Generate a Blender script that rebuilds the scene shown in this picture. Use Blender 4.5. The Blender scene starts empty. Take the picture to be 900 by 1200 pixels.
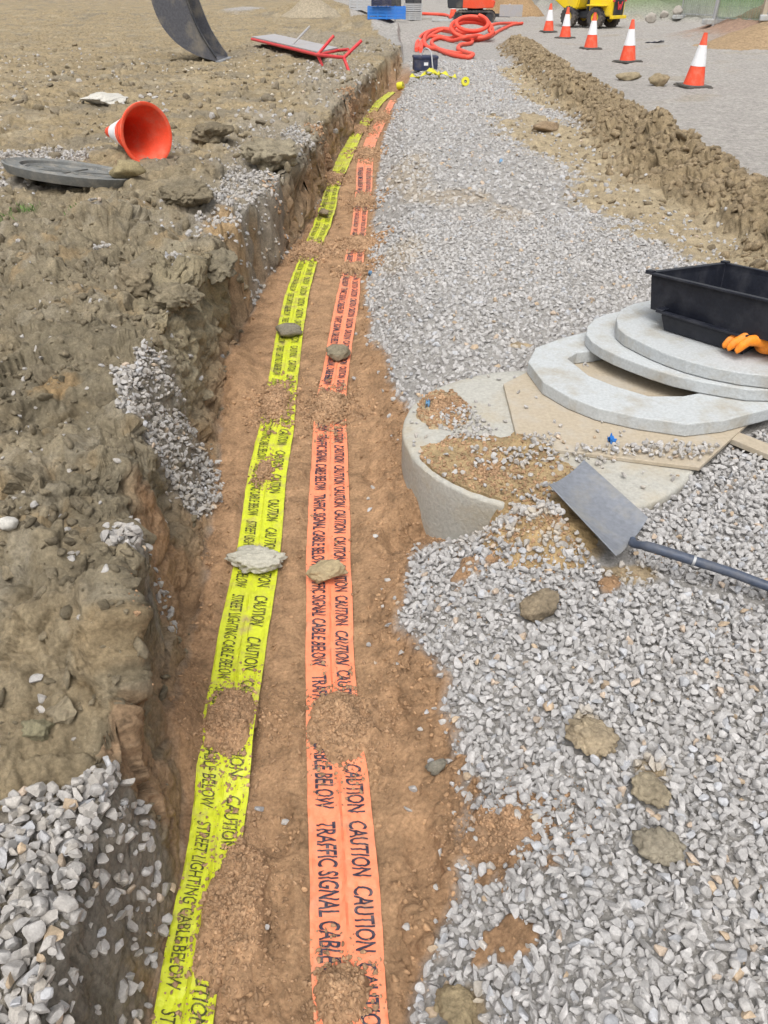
import bpy, bmesh, math, random
import numpy as np
from mathutils import Vector, Matrix, Quaternion, Euler

# ---------------------------------------------------------------- camera, sky, sun, exposure
C = bpy.context.scene.collection
SC = bpy.context.scene
PITCH = math.radians(35.0)
CAMZ = 1.6
FPX = 900.0
cam_d = bpy.data.cameras.new('camera')
cam = bpy.data.objects.new('camera', cam_d); C.objects.link(cam)
cam.location = (0, 0, CAMZ)
cam.rotation_euler = (math.pi / 2 - PITCH, 0, 0)
cam_d.sensor_fit = 'VERTICAL'; cam_d.sensor_height = 24.0
cam_d.lens = 24.0 * FPX / 1200.0
cam_d.clip_start = 0.05; cam_d.clip_end = 3000
SC.camera = cam

SUN_EL, SUN_AZ = math.radians(62), math.radians(-172)      # azimuth from +Y towards +X
world = bpy.data.worlds.new('World'); SC.world = world; world.use_nodes = True
wn = world.node_tree; wn.nodes.clear()
sky = wn.nodes.new('ShaderNodeTexSky'); sky.sky_type = 'NISHITA'; sky.sun_disc = False
sky.sun_elevation = SUN_EL; sky.sun_rotation = SUN_AZ
sky.air_density = 1.0; sky.dust_density = 6.0; sky.ozone_density = 1.0
hs = wn.nodes.new('ShaderNodeHueSaturation'); hs.inputs['Saturation'].default_value = 0.2
bg = wn.nodes.new('ShaderNodeBackground'); bg.inputs['Strength'].default_value = 0.15
wo = wn.nodes.new('ShaderNodeOutputWorld')
wn.links.new(sky.outputs[0], hs.inputs['Color']); wn.links.new(hs.outputs[0], bg.inputs[0]); wn.links.new(bg.outputs[0], wo.inputs[0])
sd = bpy.data.lights.new('sun', 'SUN'); sd.energy = 1.0; sd.angle = math.radians(38); sd.color = (1.0, 0.965, 0.91)
sun = bpy.data.objects.new('sun', sd); C.objects.link(sun)
sdir = Vector((math.sin(SUN_AZ) * math.cos(SUN_EL), math.cos(SUN_AZ) * math.cos(SUN_EL), math.sin(SUN_EL)))
sun.rotation_euler = sdir.to_track_quat('Z', 'Y').to_euler()
SC.view_settings.view_transform = 'Standard'; SC.view_settings.look = 'None'
SC.view_settings.gamma = 1.0; SC.view_settings.use_curve_mapping = False
SC.view_settings.exposure = 0.37

rng = np.random.default_rng(7)
random.seed(7)

# ---------------------------------------------------------------- numeric helpers
def G(px, py, z):
    """point where the sight line of a photo pixel meets height z"""
    a = (px - 450) / FPX; b = -(py - 600) / FPX
    dy = math.cos(PITCH) + b * math.sin(PITCH); dz = -math.sin(PITCH) + b * math.cos(PITCH)
    t = (z - CAMZ) / dz
    return (a * t, dy * t)

def _h(ix, iy, iz, s):
    h = (ix.astype(np.int64) * 374761393 + iy.astype(np.int64) * 668265263 + iz.astype(np.int64) * 2147483647 + s * 974634777) & 0xffffffff
    h = ((h ^ (h >> 13)) * 1274126177) & 0xffffffff
    return (h ^ (h >> 16)) & 0xffffffff

def gnoise(x, y, z, s=0):
    xi = np.floor(x); yi = np.floor(y); zi = np.floor(z)
    fx = (x - xi).astype(np.float32); fy = (y - yi).astype(np.float32); fz = (z - zi).astype(np.float32)
    ux = fx * fx * fx * (fx * (fx * 6 - 15) + 10); uy = fy * fy * fy * (fy * (fy * 6 - 15) + 10); uz = fz * fz * fz * (fz * (fz * 6 - 15) + 10)
    out = 0
    for dx in (0, 1):
        wx = ux if dx else 1 - ux
        for dy in (0, 1):
            wy = uy if dy else 1 - uy
            for dz in (0, 1):
                wz = uz if dz else 1 - uz
                h = _h(xi + dx, yi + dy, zi + dz, s)
                gx = (h & 1023).astype(np.float32) / 511.5 - 1; gy = ((h >> 10) & 1023).astype(np.float32) / 511.5 - 1; gz = ((h >> 20) & 1023).astype(np.float32) / 511.5 - 1
                out = out + wx * wy * wz * (gx * (fx - dx) + gy * (fy - dy) + gz * (fz - dz))
    return out * 1.3

def fbm(x, y, z, sc, oc=4, s=0, g=0.5):
    x = x / sc; y = y / sc; z = z / sc
    a = 1.0; o = 0; t = 0
    for k in range(oc):
        o = o + a * gnoise(x, y, z, s + k); t += a; a *= g
        x = x * 2.03 + 11.3; y = y * 2.03 + 5.7; z = z * 2.03 + 3.1
    return o / t * 1.6

def worley(x, y, z, sc, s=0):
    """distance to the nearest and second nearest cell point, in cell units, and a random number of the cell"""
    x = (x / sc).astype(np.float32); y = (y / sc).astype(np.float32); z = (z / sc).astype(np.float32)
    xi = np.floor(x); yi = np.floor(y); zi = np.floor(z)
    f1 = np.full(x.shape, 9.0, np.float32); f2 = f1.copy(); cid = np.zeros(x.shape, np.float32)
    for dx in (-1, 0, 1):
        for dy in (-1, 0, 1):
            for dz in (-1, 0, 1):
                h = _h(xi + dx, yi + dy, zi + dz, s)
                a = xi + dx + (h & 1023).astype(np.float32) / 1023 - x; b = yi + dy + ((h >> 10) & 1023).astype(np.float32) / 1023 - y; c = zi + dz + ((h >> 20) & 1023).astype(np.float32) / 1023 - z
                d = np.sqrt(a * a + b * b + c * c)
                n = d < f1
                f2 = np.where(n, f1, np.minimum(f2, d)); cid = np.where(n, ((h >> 7) & 255).astype(np.float32) / 255, cid); f1 = np.where(n, d, f1)
    return f1, f2, cid

def facets(x, y, z, sc, s=0, tilt=1.0):
    """broken blocks: every cell of a jittered grid is a flat face with its own tilt and height"""
    x = (x / sc).astype(np.float32); y = (y / sc).astype(np.float32); z = (z / sc).astype(np.float32)
    xi = np.floor(x); yi = np.floor(y); zi = np.floor(z)
    f1 = np.full(x.shape, 9.0, np.float32); f2 = f1.copy(); out = np.zeros(x.shape, np.float32)
    for dx in (-1, 0, 1):
        for dy in (-1, 0, 1):
            for dz in (-1, 0, 1):
                h = _h(xi + dx, yi + dy, zi + dz, s)
                a = xi + dx + (h & 1023).astype(np.float32) / 1023 - x; b = yi + dy + ((h >> 10) & 1023).astype(np.float32) / 1023 - y; c = zi + dz + ((h >> 20) & 1023).astype(np.float32) / 1023 - z
                d = np.sqrt(a * a + b * b + c * c); g = _h(xi + dx, yi + dy, zi + dz, s + 77)
                v = tilt * (a * ((g & 1023).astype(np.float32) / 511.5 - 1) + b * (((g >> 10) & 1023).astype(np.float32) / 511.5 - 1) + c * (((g >> 20) & 1023).astype(np.float32) / 511.5 - 1)) + ((h >> 5) & 255).astype(np.float32) / 255 - .5
                n = d < f1
                f2 = np.where(n, f1, np.minimum(f2, d)); out = np.where(n, v, out); f1 = np.where(n, d, f1)
    return out - .35 * (1 - np.clip((f2 - f1) / .10, 0, 1))
def sstep(a, b, x):
    t = np.clip((x - a) / (b - a), 0, 1); return t * t * (3 - 2 * t)

# ---------------------------------------------------------------- trench lines, in metres
def curve(pts):
    w = sorted([(G(*p)[1], G(*p)[0]) for p in pts])
    return np.array([a for a, b in w]), np.array([b for a, b in w])
ZF = -0.22
lA = curve([(150, 1300, ZF), (172, 1200, ZF), (202, 1050, ZF), (215, 950, ZF), (205, 850, ZF), (222, 760, ZF), (238, 690, ZF), (246, 620, ZF), (256, 540, ZF), (262, 440, ZF), (285, 385, ZF), (312, 330, ZF), (340, 295, ZF), (365, 260, ZF), (385, 215, ZF), (413, 160, ZF), (443, 118, ZF), (474, 88, ZF)])
lB = curve([(115, 1300, .2), (135, 1200, .2), (152, 1000, .2), (160, 900, .22), (182, 760, .24), (180, 700, .25), (150, 640, .28), (140, 560, .28), (150, 470, .3), (172, 400, .3), (232, 330, .3), (300, 275, .3), (332, 235, .28), (360, 185, .26), (385, 145, .25), (412, 108, .25), (446, 74, .25), (474, 52, .25)])
lC = curve([(470, 1300, -.09), (483, 1200, -.09), (498, 1120, -.09), (530, 1040, -.09), (552, 960, -.09), (547, 880, -.09), (532, 820, -.09), (505, 760, -.09), (470, 715, -.09), (478, 660, -.09), (505, 610, -.09), (500, 560, -.09), (478, 480, -.09), (462, 430, -.09), (436, 380, -.09), (430, 330, -.09), (436, 260, -.09), (441, 200, -.09), (450, 150, -.09), (462, 115, -.09), (482, 88, -.09)])
RING = G(640, 505, .03)      # centre of the chamber ring
RIDGE = [G(*p) for p in [(606, 40, .2), (628, 62, .2), (668, 88, .2), (715, 118, .2), (770, 152, .2), (830, 186, .2), (905, 226, .2), (1010, 285, .2)]]
YEL = [(1300, 160, 245), (1195, 178, 250), (1100, 195, 262), (1000, 217, 280), (900, 232, 295), (830, 241, 302), (760, 252, 311), (700, 264, 320), (650, 275, 327), (600, 284, 332), (550, 291, 336), (500, 303, 344), (450, 313, 348), (400, 322, 354), (350, 333, 361), (310, 348, 371), (290, 356, 377), (250, 373, 393), (220, 382, 398), (185, 396, 413), (160, 411, 424), (150, 418, 431), (130, 433, 443), (120, 440, 450), (108, 456, 464)]
ORA = [(1300, 370, 474), (1195, 367, 455), (1100, 363, 449), (1000, 362, 441), (900, 359, 430), (850, 359, 422), (750, 358, 414), (700, 359, 413), (650, 359, 411), (600, 361, 410), (550, 364, 408), (500, 367, 406), (460, 372, 406), (430, 379, 409), (400, 384, 413), (350, 394, 421), (330, 399, 422), (300, 405, 427), (275, 411, 429), (250, 414, 431), (220, 417, 436), (195, 418, 437), (170, 426, 440), (150, 436, 449), (130, 450, 458), (118, 457, 464)]
def tape_edges(tab):
    Lp = np.array([G(l, p, ZF + .01) for p, l, r in tab]); Rp = np.array([G(r, p, ZF + .01) for p, l, r in tab]); return Lp, Rp
def on_tape(x, y):
    m = np.zeros_like(x)
    for tab in (YEL, ORA):
        L, R = tape_edges(tab); c = (L + R) / 2; hw = np.abs(R[:, 0] - L[:, 0]) / 2
        m = np.maximum(m, sstep(.035, .0, np.abs(x - np.interp(y, c[:, 1], c[:, 0])) - np.interp(y, c[:, 1], hw)))
    return m
def bank_z(y):
    return np.interp(y, [0, 1.3, 2, 3, 4, 6, 17, 24, 34, 60], [.2, .2, .25, .30, .32, .29, .26, .25, .2, .1])
def seg_d(x, y, P):
    """distance to a polyline and how far along it (0..1)"""
    d = np.full(x.shape, 1e9); t = np.zeros(x.shape); n = len(P) - 1
    for i in range(n):
        ax, ay = P[i]; bx, by = P[i + 1]; vx, vy = bx - ax, by - ay
        u = np.clip(((x - ax) * vx + (y - ay) * vy) / (vx * vx + vy * vy), 0, 1)
        dd = np.hypot(x - ax - u * vx, y - ay - u * vy)
        t = np.where(dd < d, (i + u) / n, t); d = np.minimum(d, dd)
    return d, t
def blob(x, y, px, py, z, rx, ry, rot=0):
    """1 at the middle of an ellipse on the ground, 0 outside"""
    cx, cy = G(px, py, min(z, .3)); c, s = math.cos(rot), math.sin(rot)
    u = ((x - cx) * c + (y - cy) * s) / rx; v = (-(x - cx) * s + (y - cy) * c) / ry
    return np.clip(1.35 - np.sqrt(u * u + v * v) * 1.35, -2, 1.35)

def zones(x, y):
    """soft weights of each kind of ground and the base height"""
    zz = np.zeros_like(x)
    n1 = fbm(x, y, zz, .35, 4, 3); n2 = fbm(x, y, zz, .09, 3, 9); n3 = fbm(x, y, zz, 1.6, 3, 21)
    far = sstep(17.5, 20.0, y)
    wob = (.035 * n1 + .012 * n2) * np.clip(y / 4, .8, 3)
    xA = np.interp(y, *lA) + wob * .8; xB = np.interp(y, *lB) + .06 * n1; xC = np.interp(y, *lC)
    Ly, Ry = tape_edges(YEL); tl = np.interp(y, Ly[:, 1], Ly[:, 0])
    xA = np.where(y < 18, np.minimum(xA, tl - .005 - .01 * n2), xA); xB = np.minimum(xB, xA - .07)
    zb = bank_z(y) * np.where(x < -1, 1, 1)
    zf = ZF * (1 - far)
    # left bank falls to the trench
    t = np.clip((x - xB) / (xA - xB), 0, 1)
    prof = np.where(y < 6, t ** .9 * (3 - 2 * t) / 1.0 * t ** .6 * 1.0, t ** 1.35 * (2.6 - 1.6 * t)); prof = np.clip(prof, 0, 1)
    zr = 0.0
    xF = xC - .16 - .12 * np.clip(1 + n1, 0, 2)
    Lo, Ro = tape_edges(ORA); tr = np.interp(y, Ro[:, 1], Ro[:, 0])
    xF = np.minimum(np.maximum(xF, tr + .04), xC - .03)
    r = np.clip((x - xF) / (xC + .32 - xF), 0, 1); r = r * .55 + .45 * r * r * (3 - 2 * r)
    farbank = sstep(22, 30, y)
    h = zb * (1 - prof) * (1 - sstep(0, 1, (x - np.interp(y, *lA)) / 1.0) * farbank) + zf * prof
    h = np.where(x > xA, zf + (zr - zf) * r, h)
    # far end: the trench runs out
    return dict(n1=n1, n2=n2, n3=n3, xA=xA, xB=xB, xC=xC + .045 * n1 + .03 * n2, xC0=xC, t=t, r=r, h=h, far=far)

def smooth_noise(x, y, sc, s): return fbm(x, y, np.zeros_like(x), sc, 3, s)

def masks(x, y, Z=None):
    Z = Z or zones(x, y)
    n1, n2, n3 = Z['n1'], Z['n2'], Z['n3']
    edge = .45 * n1 + .35 * n2
    left = sstep(-.02, .02, Z['xB'] - x + .5 * (Z['xA'] - Z['xB']))
    rd, rt = seg_d(x, y, RIDGE)
    right = (x > Z['xC0'] - .25) & (y < 19.5) | (y >= 19.5)
    # bare sand: trench floor and patches thrown on the gravel
    sand = sstep(-.02, .02, x - Z['xA'] + .03 * n2) * sstep(.03, -.03, x - Z['xC']) * (1 - Z['far'])
    for b in [(600, 965, 0, .115, .085), (575, 1075, 0, .04, .05), (600, 1085, 0, .05, .05), (570, 940, 0, .06, .05), (712, 690, 0, .07, .05), (540, 850, 0, .05, .05), (560, 660, 0, .10, .08, .3),
              (560, 880, 0, .03, .05), (505, 590, -.1, .13, .10, 0), (545, 622, -.1, .10, .06, 0)]:
        sand = np.maximum(sand, sstep(.1, .45, blob(x, y, *b) + .9 * n1 + 1.1 * n2))
    # ochre soil over the ring and around the shovel
    ochre = 0
    for b in [(590, 600, .02, .30, .16, .1), (640, 640, 0, .22, .12, 0), (530, 520, .03, .12, .16, 0), (630, 565, .03, .22, .16, 0), (740, 675, 0, .12, .07), (790, 600, 0, 0.01, .01), (555, 1150, 0, .05, .07),
              (690, 850, 0, .05, .06), (760, 905, 0, .05, .05), (500, 320, 0, .07, .08), (610, 405, 0, .08, .05), (555, 330, 0, .05, .06), (520, 230, 0, .5, .5), (600, 250, 0, .3, .3), (470, 290, 0, .2, .5), (480, 200, 0, .3, 1.2)]:
        k = .8 if b[3] < .28 and b[1] > 400 else .38
        ochre = np.maximum(ochre, sstep(.15, .6, blob(x, y, *b) + edge * 1.0) * k)
    # clay ridge on the right, and the rutted track beside it
    ridge = sstep(.66, .36, rd + .20 * n1 + .12 * n2 + .22 * n3) * sstep(0, .04, rt + (y < 8))
    rut = 0
    for b in [(690, 175, 0, .85, 3.0, .22), (640, 115, 0, .5, 2.2, .1), (760, 240, 0, .7, 1.3, .25), (880, 290, 0, .8, .7, 0), (830, 270, 0, .9, .5, 0), (625, 140, 0, .3, .8, 0), (610, 90, 0, .4, 2.5, 0), (900, 320, 0, .5, .3, 0), (740, 215, 0, .5, .6, 0), (700, 185, 0, .5, 1.0, .2)]:
        rut = np.maximum(rut, sstep(.1, .5, blob(x, y, *b) + edge * .9))
    # haul road behind the ridge
    px = np.interp(y, [p[1] for p in sorted(RIDGE, key=lambda p: p[1])], [p[0] for p in sorted(RIDGE, key=lambda p: p[1])])
    road = sstep(.3, .5, x - px + .1 * n1) * (y > 3)
    road = np.maximum(road, sstep(24, 27, y + n1))
    # gravel on the left bank
    gl = 0
    for b in [(35, 985, .22, .22, .17, 0), (70, 1100, .22, .17, .12, 0), (100, 930, .22, .13, .10, 0), (20, 1150, .22, .2, .1, 0), (130, 900, .22, .05, .06), (200, 470, .2, .26, .36, .1), (222, 530, .0, .18, .28), (190, 420, .3, .14, .2), (170, 440, .3, .16, .15),
              (30, 185, .55, .7, .55, 0), (90, 205, .55, .5, .25, 0), (203, 306, .45, .09, .16), (300, 215, .45, .30, .9, .15), (270, 255, .45, .24, .45, .1), (112, 265, .5, .08, .08), (120, 292, .48, .07, .08), (345, 165, .5, .2, .8, .1), (150, 640, .3, .06, .08), (180, 660, .1, .05, .09, .1), (165, 500, .2, .09, .1), (225, 500, .05, .07, .2), (40, 215, .55, .6, .2)]:
        gl = np.maximum(gl, sstep(.2, .45, blob(x, y, *b) + edge * .8))
    mix = 0                       # stony clay
    for b in [(270, 250, .45, .5, .9, .1), (330, 160, .5, .7, 2.2, .15), (400, 90, .5, .9, 5, .1), (430, 50, .5, 1.6, 3, 0), (360, 45, .5, 1.6, 5, 0), (300, 195, .5, .5, .8), (200, 170, .5, .3, .4)]:
        mix = np.maximum(mix, sstep(.0, .6, blob(x, y, *b) + edge) * .8)
    gl = gl * sstep(.04, -.04, x - Z['xA'] + .04 * n2)
    gp = sstep(.2, .6, blob(x, y, 285, 8, .3, 1.6, 8, .1) + edge * .3)
    onleft = sstep(.03, -.03, x - Z['xA'] + np.clip(y - 19, 0, 40) * .10) * (1 - sstep(90, 110, y)) * (1 - gp)
    tan = onleft * sstep(5.2, 7.5, y + .6 * n1 + (x + 2) * -.6) * (1 - .75 * mix)
    grass = 0
    for b in [(28, 248, .5, .14, .14), (88, 268, .48, .09, .07), (10, 262, .48, .1, .1)]:
        grass = np.maximum(grass, sstep(.1, .6, blob(x, y, *b) + edge))
    gravel = (1 - np.clip(sand, 0, 1)) * sstep(-.03, .03, x - Z['xC']) * (1 - road) * (1 - ridge) * (1 - .92 * rut)
    return dict(sand=sand, ochre=ochre * sstep(-.02, .02, x - Z['xC0'] + .02), ridge=ridge * (1 - onleft), rut=rut, road=road * (1 - onleft), gl=gl, mix=mix * onleft, onleft=onleft, tan=tan, grass=grass, gravel=gravel, rd=rd, rt=rt)
# ---------------------------------------------------------------- materials
def new_mat(name):
    m = bpy.data.materials.new(name); m.use_nodes = True
    nt = m.node_tree; nt.nodes.clear()
    out = nt.nodes.new('ShaderNodeOutputMaterial'); bs = nt.nodes.new('ShaderNodeBsdfPrincipled')
    nt.links.new(bs.outputs[0], out.inputs[0])
    return m, nt, bs
def N(nt, t, **kw):
    n = nt.nodes.new(t)
    for k, v in kw.items():
        if k in n.inputs: n.inputs[k].default_value = v
        else: setattr(n, k, v)
    return n
def noise_n(nt, co, scale, detail=4, rough=.55):
    n = N(nt, 'ShaderNodeTexNoise', Scale=scale, Detail=detail, Roughness=rough); nt.links.new(co, n.inputs['Vector']); return n
def ramp(nt, fac, stops):
    r = nt.nodes.new('ShaderNodeValToRGB'); e = r.color_ramp.elements
    while len(e) > 1: e.remove(e[-1])
    e[0].position = stops[0][0]; e[0].color = (*stops[0][1], 1)
    for p, c in stops[1:]:
        q = e.new(p); q.color = (*c, 1)
    nt.links.new(fac, r.inputs[0]); return r
def mixc(nt, mode, fac, a, b):
    m = nt.nodes.new('ShaderNodeMix'); m.data_type = 'RGBA'; m.blend_type = mode
    for k, v in ((0, fac), (6, a), (7, b)):
        if hasattr(v, 'links') or hasattr(v, 'is_linked'): nt.links.new(v, m.inputs[k])
        else: m.inputs[k].default_value = v if k == 0 else (*v, 1)
    return m.outputs[2]
def grey(v): return (v, v, v)
def earth_mat(name, speck=1.0, bump=.6, rough=.9, fine=1.0):
    """tinted by the mesh's own 'tint' colours, with mottling, small pale grit and a rough surface"""
    m, nt, bs = new_mat(name)
    at = N(nt, 'ShaderNodeAttribute', attribute_name='tint')
    tc = N(nt, 'ShaderNodeNewGeometry'); co = tc.outputs['Position']
    a = noise_n(nt, co, 14, 6); b = noise_n(nt, co, 90 * fine, 5, .65); v = N(nt, 'ShaderNodeTexVoronoi', Scale=150 * fine); nt.links.new(co, v.inputs['Vector'])
    ra = ramp(nt, a.outputs[0], [(.3, grey(.72)), (.7, grey(1.22))]); rb = ramp(nt, b.outputs[0], [(.3, grey(.6)), (.72, grey(1.38))])
    c = mixc(nt, 'MULTIPLY', 1.0, at.outputs['Color'], ra.outputs[0]); c = mixc(nt, 'MULTIPLY', .8, c, rb.outputs[0])
    sp = ramp(nt, v.outputs['Distance'], [(.0, grey(1)), (.17, grey(0))])
    vr = N(nt, 'ShaderNodeSeparateColor'); nt.links.new(v.outputs['Color'], vr.inputs[0])
    lt = N(nt, 'ShaderNodeMath', operation='GREATER_THAN'); lt.inputs[1].default_value = .86; nt.links.new(vr.outputs[0], lt.inputs[0])
    mm = N(nt, 'ShaderNodeMath', operation='MULTIPLY'); nt.links.new(sp.outputs[0], mm.inputs[0]); nt.links.new(lt.outputs[0], mm.inputs[1])
    m2 = N(nt, 'ShaderNodeMath', operation='MULTIPLY'); nt.links.new(mm.outputs[0], m2.inputs[0]); m2.inputs[1].default_value = .7 * speck
    c = mixc(nt, 'MIX', m2.outputs[0], c, (.5, .47, .42))
    nt.links.new(c, bs.inputs['Base Color']); bs.inputs['Roughness'].default_value = rough; bs.inputs['Specular IOR Level'].default_value = .25
    b3 = noise_n(nt, co, 55 * fine, 10, .78)
    bm = N(nt, 'ShaderNodeBump', Strength=bump, Distance=.022); nt.links.new(b3.outputs[0], bm.inputs['Height']); nt.links.new(bm.outputs[0], bs.inputs['Normal'])
    return m
def stone_mat(name):
    m, nt, bs = new_mat(name)
    at = N(nt, 'ShaderNodeAttribute', attribute_name='tint'); tc = N(nt, 'ShaderNodeNewGeometry'); co = tc.outputs['Position']
    a = noise_n(nt, co, 60, 6, .6); w = noise_n(nt, co, 260, 4, .6)
    ra = ramp(nt, a.outputs[0], [(.3, grey(.8)), (.65, grey(1.15))]); rw = ramp(nt, w.outputs[0], [(.3, grey(.85)), (.7, grey(1.12))])
    c = mixc(nt, 'MULTIPLY', 1.0, at.outputs['Color'], ra.outputs[0]); c = mixc(nt, 'MULTIPLY', 1.0, c, rw.outputs[0])
    nt.links.new(c, bs.inputs['Base Color']); bs.inputs['Roughness'].default_value = .85; bs.inputs['Specular IOR Level'].default_value = .3
    bm = N(nt, 'ShaderNodeBump', Strength=.35, Distance=.004); nt.links.new(a.outputs[0], bm.inputs['Height']); nt.links.new(bm.outputs[0], bs.inputs['Normal'])
    return m
def obj_mat(name, col, rough=.6, metal=0, dirt=(.35, .28, .18), amount=.35, scale=6, bump=.15, bscale=60, spec=.4, var=.15, trans=0, alpha=1):
    """a coloured surface with patchy dust, slight colour variation and fine bumps"""
    m, nt, bs = new_mat(name)
    tc = N(nt, 'ShaderNodeTexCoord'); co = tc.outputs['Object']
    a = noise_n(nt, co, scale, 8, .65); b = noise_n(nt, co, bscale, 5, .6)
    rv = ramp(nt, b.outputs[0], [(.3, grey(1 - var)), (.7, grey(1 + var))])
    c = mixc(nt, 'MULTIPLY', 1.0, col, rv.outputs[0])
    rd = ramp(nt, a.outputs[0], [(.48, grey(0)), (.72, grey(amount))])
    c = mixc(nt, 'MIX', rd.outputs[0], c, dirt)
    nt.links.new(c, bs.inputs['Base Color']); bs.inputs['Metallic'].default_value = metal; bs.inputs['Specular IOR Level'].default_value = spec
    rr = ramp(nt, a.outputs[0], [(.4, grey(rough)), (.7, grey(min(1, rough + .25 * (amount > 0))))]); nt.links.new(rr.outputs[0], bs.inputs['Roughness'])
    bm = N(nt, 'ShaderNodeBump', Strength=bump, Distance=.01); nt.links.new(b.outputs[0], bm.inputs['Height']); nt.links.new(bm.outputs[0], bs.inputs['Normal'])
    if trans: bs.inputs['Transmission Weight'].default_value = trans
    return m
M_ground = earth_mat('ground earth', 1.0, .65)
M_clod = earth_mat('clay clod', .8, .8)
M_sand = earth_mat('sand crumbs', .15, .35, fine=1.0)
M_stone = stone_mat('crushed limestone')

# ---------------------------------------------------------------- mesh helpers
def tag(o, label, cat, group=None, kind=None):
    if label: o['label'] = label
    if cat: o['category'] = cat
    if group: o['group'] = group
    if kind: o['kind'] = kind
    elif cat: o['kind'] = 'thing'
    return o
def thing(name, label, cat, loc=(0, 0, 0), group=None, rz=0):
    o = bpy.data.objects.new(name, None); C.objects.link(o); o.location = loc; o.rotation_euler = (0, 0, rz); o.empty_display_size = .1
    return tag(o, label, cat, group)
def link(name, me, mat=None, parent=None, smooth=False):
    o = bpy.data.objects.new(name, me); C.objects.link(o)
    if mat is not None:
        for mm in (mat if isinstance(mat, (list, tuple)) else [mat]): me.materials.append(mm)
    if parent is not None: o.parent = parent
    if smooth is not None:
        me.polygons.foreach_set('use_smooth', np.full(len(me.polygons), bool(smooth)))
        if smooth: me.set_sharp_from_angle(angle=math.radians(42))
    return o
def np_mesh(name, V, F, tint=None, smooth=False):
    """mesh from arrays: V (n,3), F (m,k)"""
    me = bpy.data.meshes.new(name); V = np.ascontiguousarray(V, np.float32); F = np.ascontiguousarray(F, np.int32); k = F.shape[1]
    me.vertices.add(len(V)); me.vertices.foreach_set('co', V.ravel())
    me.loops.add(F.size); me.loops.foreach_set('vertex_index', F.ravel())
    me.polygons.add(len(F)); me.polygons.foreach_set('loop_start', np.arange(0, F.size, k, dtype=np.int32))
    me.polygons.foreach_set('use_smooth', np.full(len(F), bool(smooth)))
    me.update(calc_edges=True)
    if tint is not None:
        at = me.color_attributes.new('tint', 'FLOAT_COLOR', 'POINT')
        c = np.ones((len(V), 4), np.float32); c[:, :3] = tint; at.data.foreach_set('color', c.ravel())
    return me
def bm_mesh(bm, name='m'):
    bmesh.ops.recalc_face_normals(bm, faces=bm.faces)
    me = bpy.data.meshes.new(name); bm.to_mesh(me); bm.free(); return me
def py_mesh(name, V, F):
    me = bpy.data.meshes.new(name); me.from_pydata([tuple(v) for v in V], [], F); me.update(); return me
def add_box(bm, c, s, rot=None, bev=0.0, seg=2):
    r = bmesh.ops.create_cube(bm, size=1.0); vs = r['verts']
    bmesh.ops.scale(bm, vec=s, verts=vs)
    if bev > 0:
        es = list({e for v in vs for e in v.link_edges})
        r2 = bmesh.ops.bevel(bm, geom=es, offset=bev, segments=seg, affect='EDGES', profile=.6)
        vs = [v for v in r2['verts']]; vs = list({v for f in r2['faces'] for v in f.verts} | set(vs))
    if rot is not None: bmesh.ops.rotate(bm, cent=(0, 0, 0), matrix=rot.to_3x3() if hasattr(rot, 'to_3x3') else rot, verts=vs)
    bmesh.ops.translate(bm, vec=c, verts=vs)
    return vs
def add_tube(bm, pts, r, seg=12, cap=True, closed=False):
    pts = [Vector(p) for p in pts]; n = len(pts); rings = []
    up = Vector((0, 0, 1)); prev = None
    for i in range(n):
        if closed: d = pts[(i + 1) % n] - pts[i - 1]
        else: d = pts[min(i + 1, n - 1)] - pts[max(i - 1, 0)]
        d.normalize()
        if prev is None:
            a = d.cross(up)
            if a.length < .05: a = d.cross(Vector((1, 0, 0)))
        else: a = prev - d * prev.dot(d)
        a.normalize(); prev = a; b = d.cross(a)
        rr = r[i] if isinstance(r, (list, tuple)) else r
        rings.append([bm.verts.new(pts[i] + (a * math.cos(t) + b * math.sin(t)) * rr) for t in [2 * math.pi * k / seg for k in range(seg)]])
    for i in range(n if closed else n - 1):
        A, B = rings[i], rings[(i + 1) % n]
        for k in range(seg): bm.faces.new((A[k], A[(k + 1) % seg], B[(k + 1) % seg], B[k]))
    if cap and not closed:
        bm.faces.new(rings[0][::-1]); bm.faces.new(rings[-1])
def add_lathe(bm, prof, seg=32, mat=None, sq=None):
    """profile of (radius, height) turned about Z"""
    rings = []
    for (r, z) in prof:
        rings.append([bm.verts.new((r * math.cos(2 * math.pi * k / seg), r * math.sin(2 * math.pi * k / seg), z)) for k in range(seg)])
    fs = []
    for i in range(len(prof) - 1):
        for k in range(seg):
            f = bm.faces.new((rings[i][k], rings[i][(k + 1) % seg], rings[i + 1][(k + 1) % seg], rings[i + 1][k])); fs.append(f)
            if mat: f.material_index = mat[i]
    return rings, fs
def add_prism(bm, pts, z0, z1, bev=0):
    """outline (x,y) extruded from z0 to z1"""
    a = [bm.verts.new((p[0], p[1], z0)) for p in pts]; b = [bm.verts.new((p[0], p[1], z1)) for p in pts]; n = len(pts)
    bm.faces.new(a[::-1]); bm.faces.new(b)
    for i in range(n): bm.faces.new((a[i], a[(i + 1) % n], b[(i + 1) % n], b[i]))
    return a + b
def finish(bm, M=None):
    if M is not None: bm.transform(M)
    return bm
def bevel_mod(o, w=.004, seg=2, ang=35):
    m = o.modifiers.new('edges', 'BEVEL'); m.width = w; m.segments = seg; m.limit_method = 'ANGLE'; m.angle_limit = math.radians(ang); return o
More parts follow.
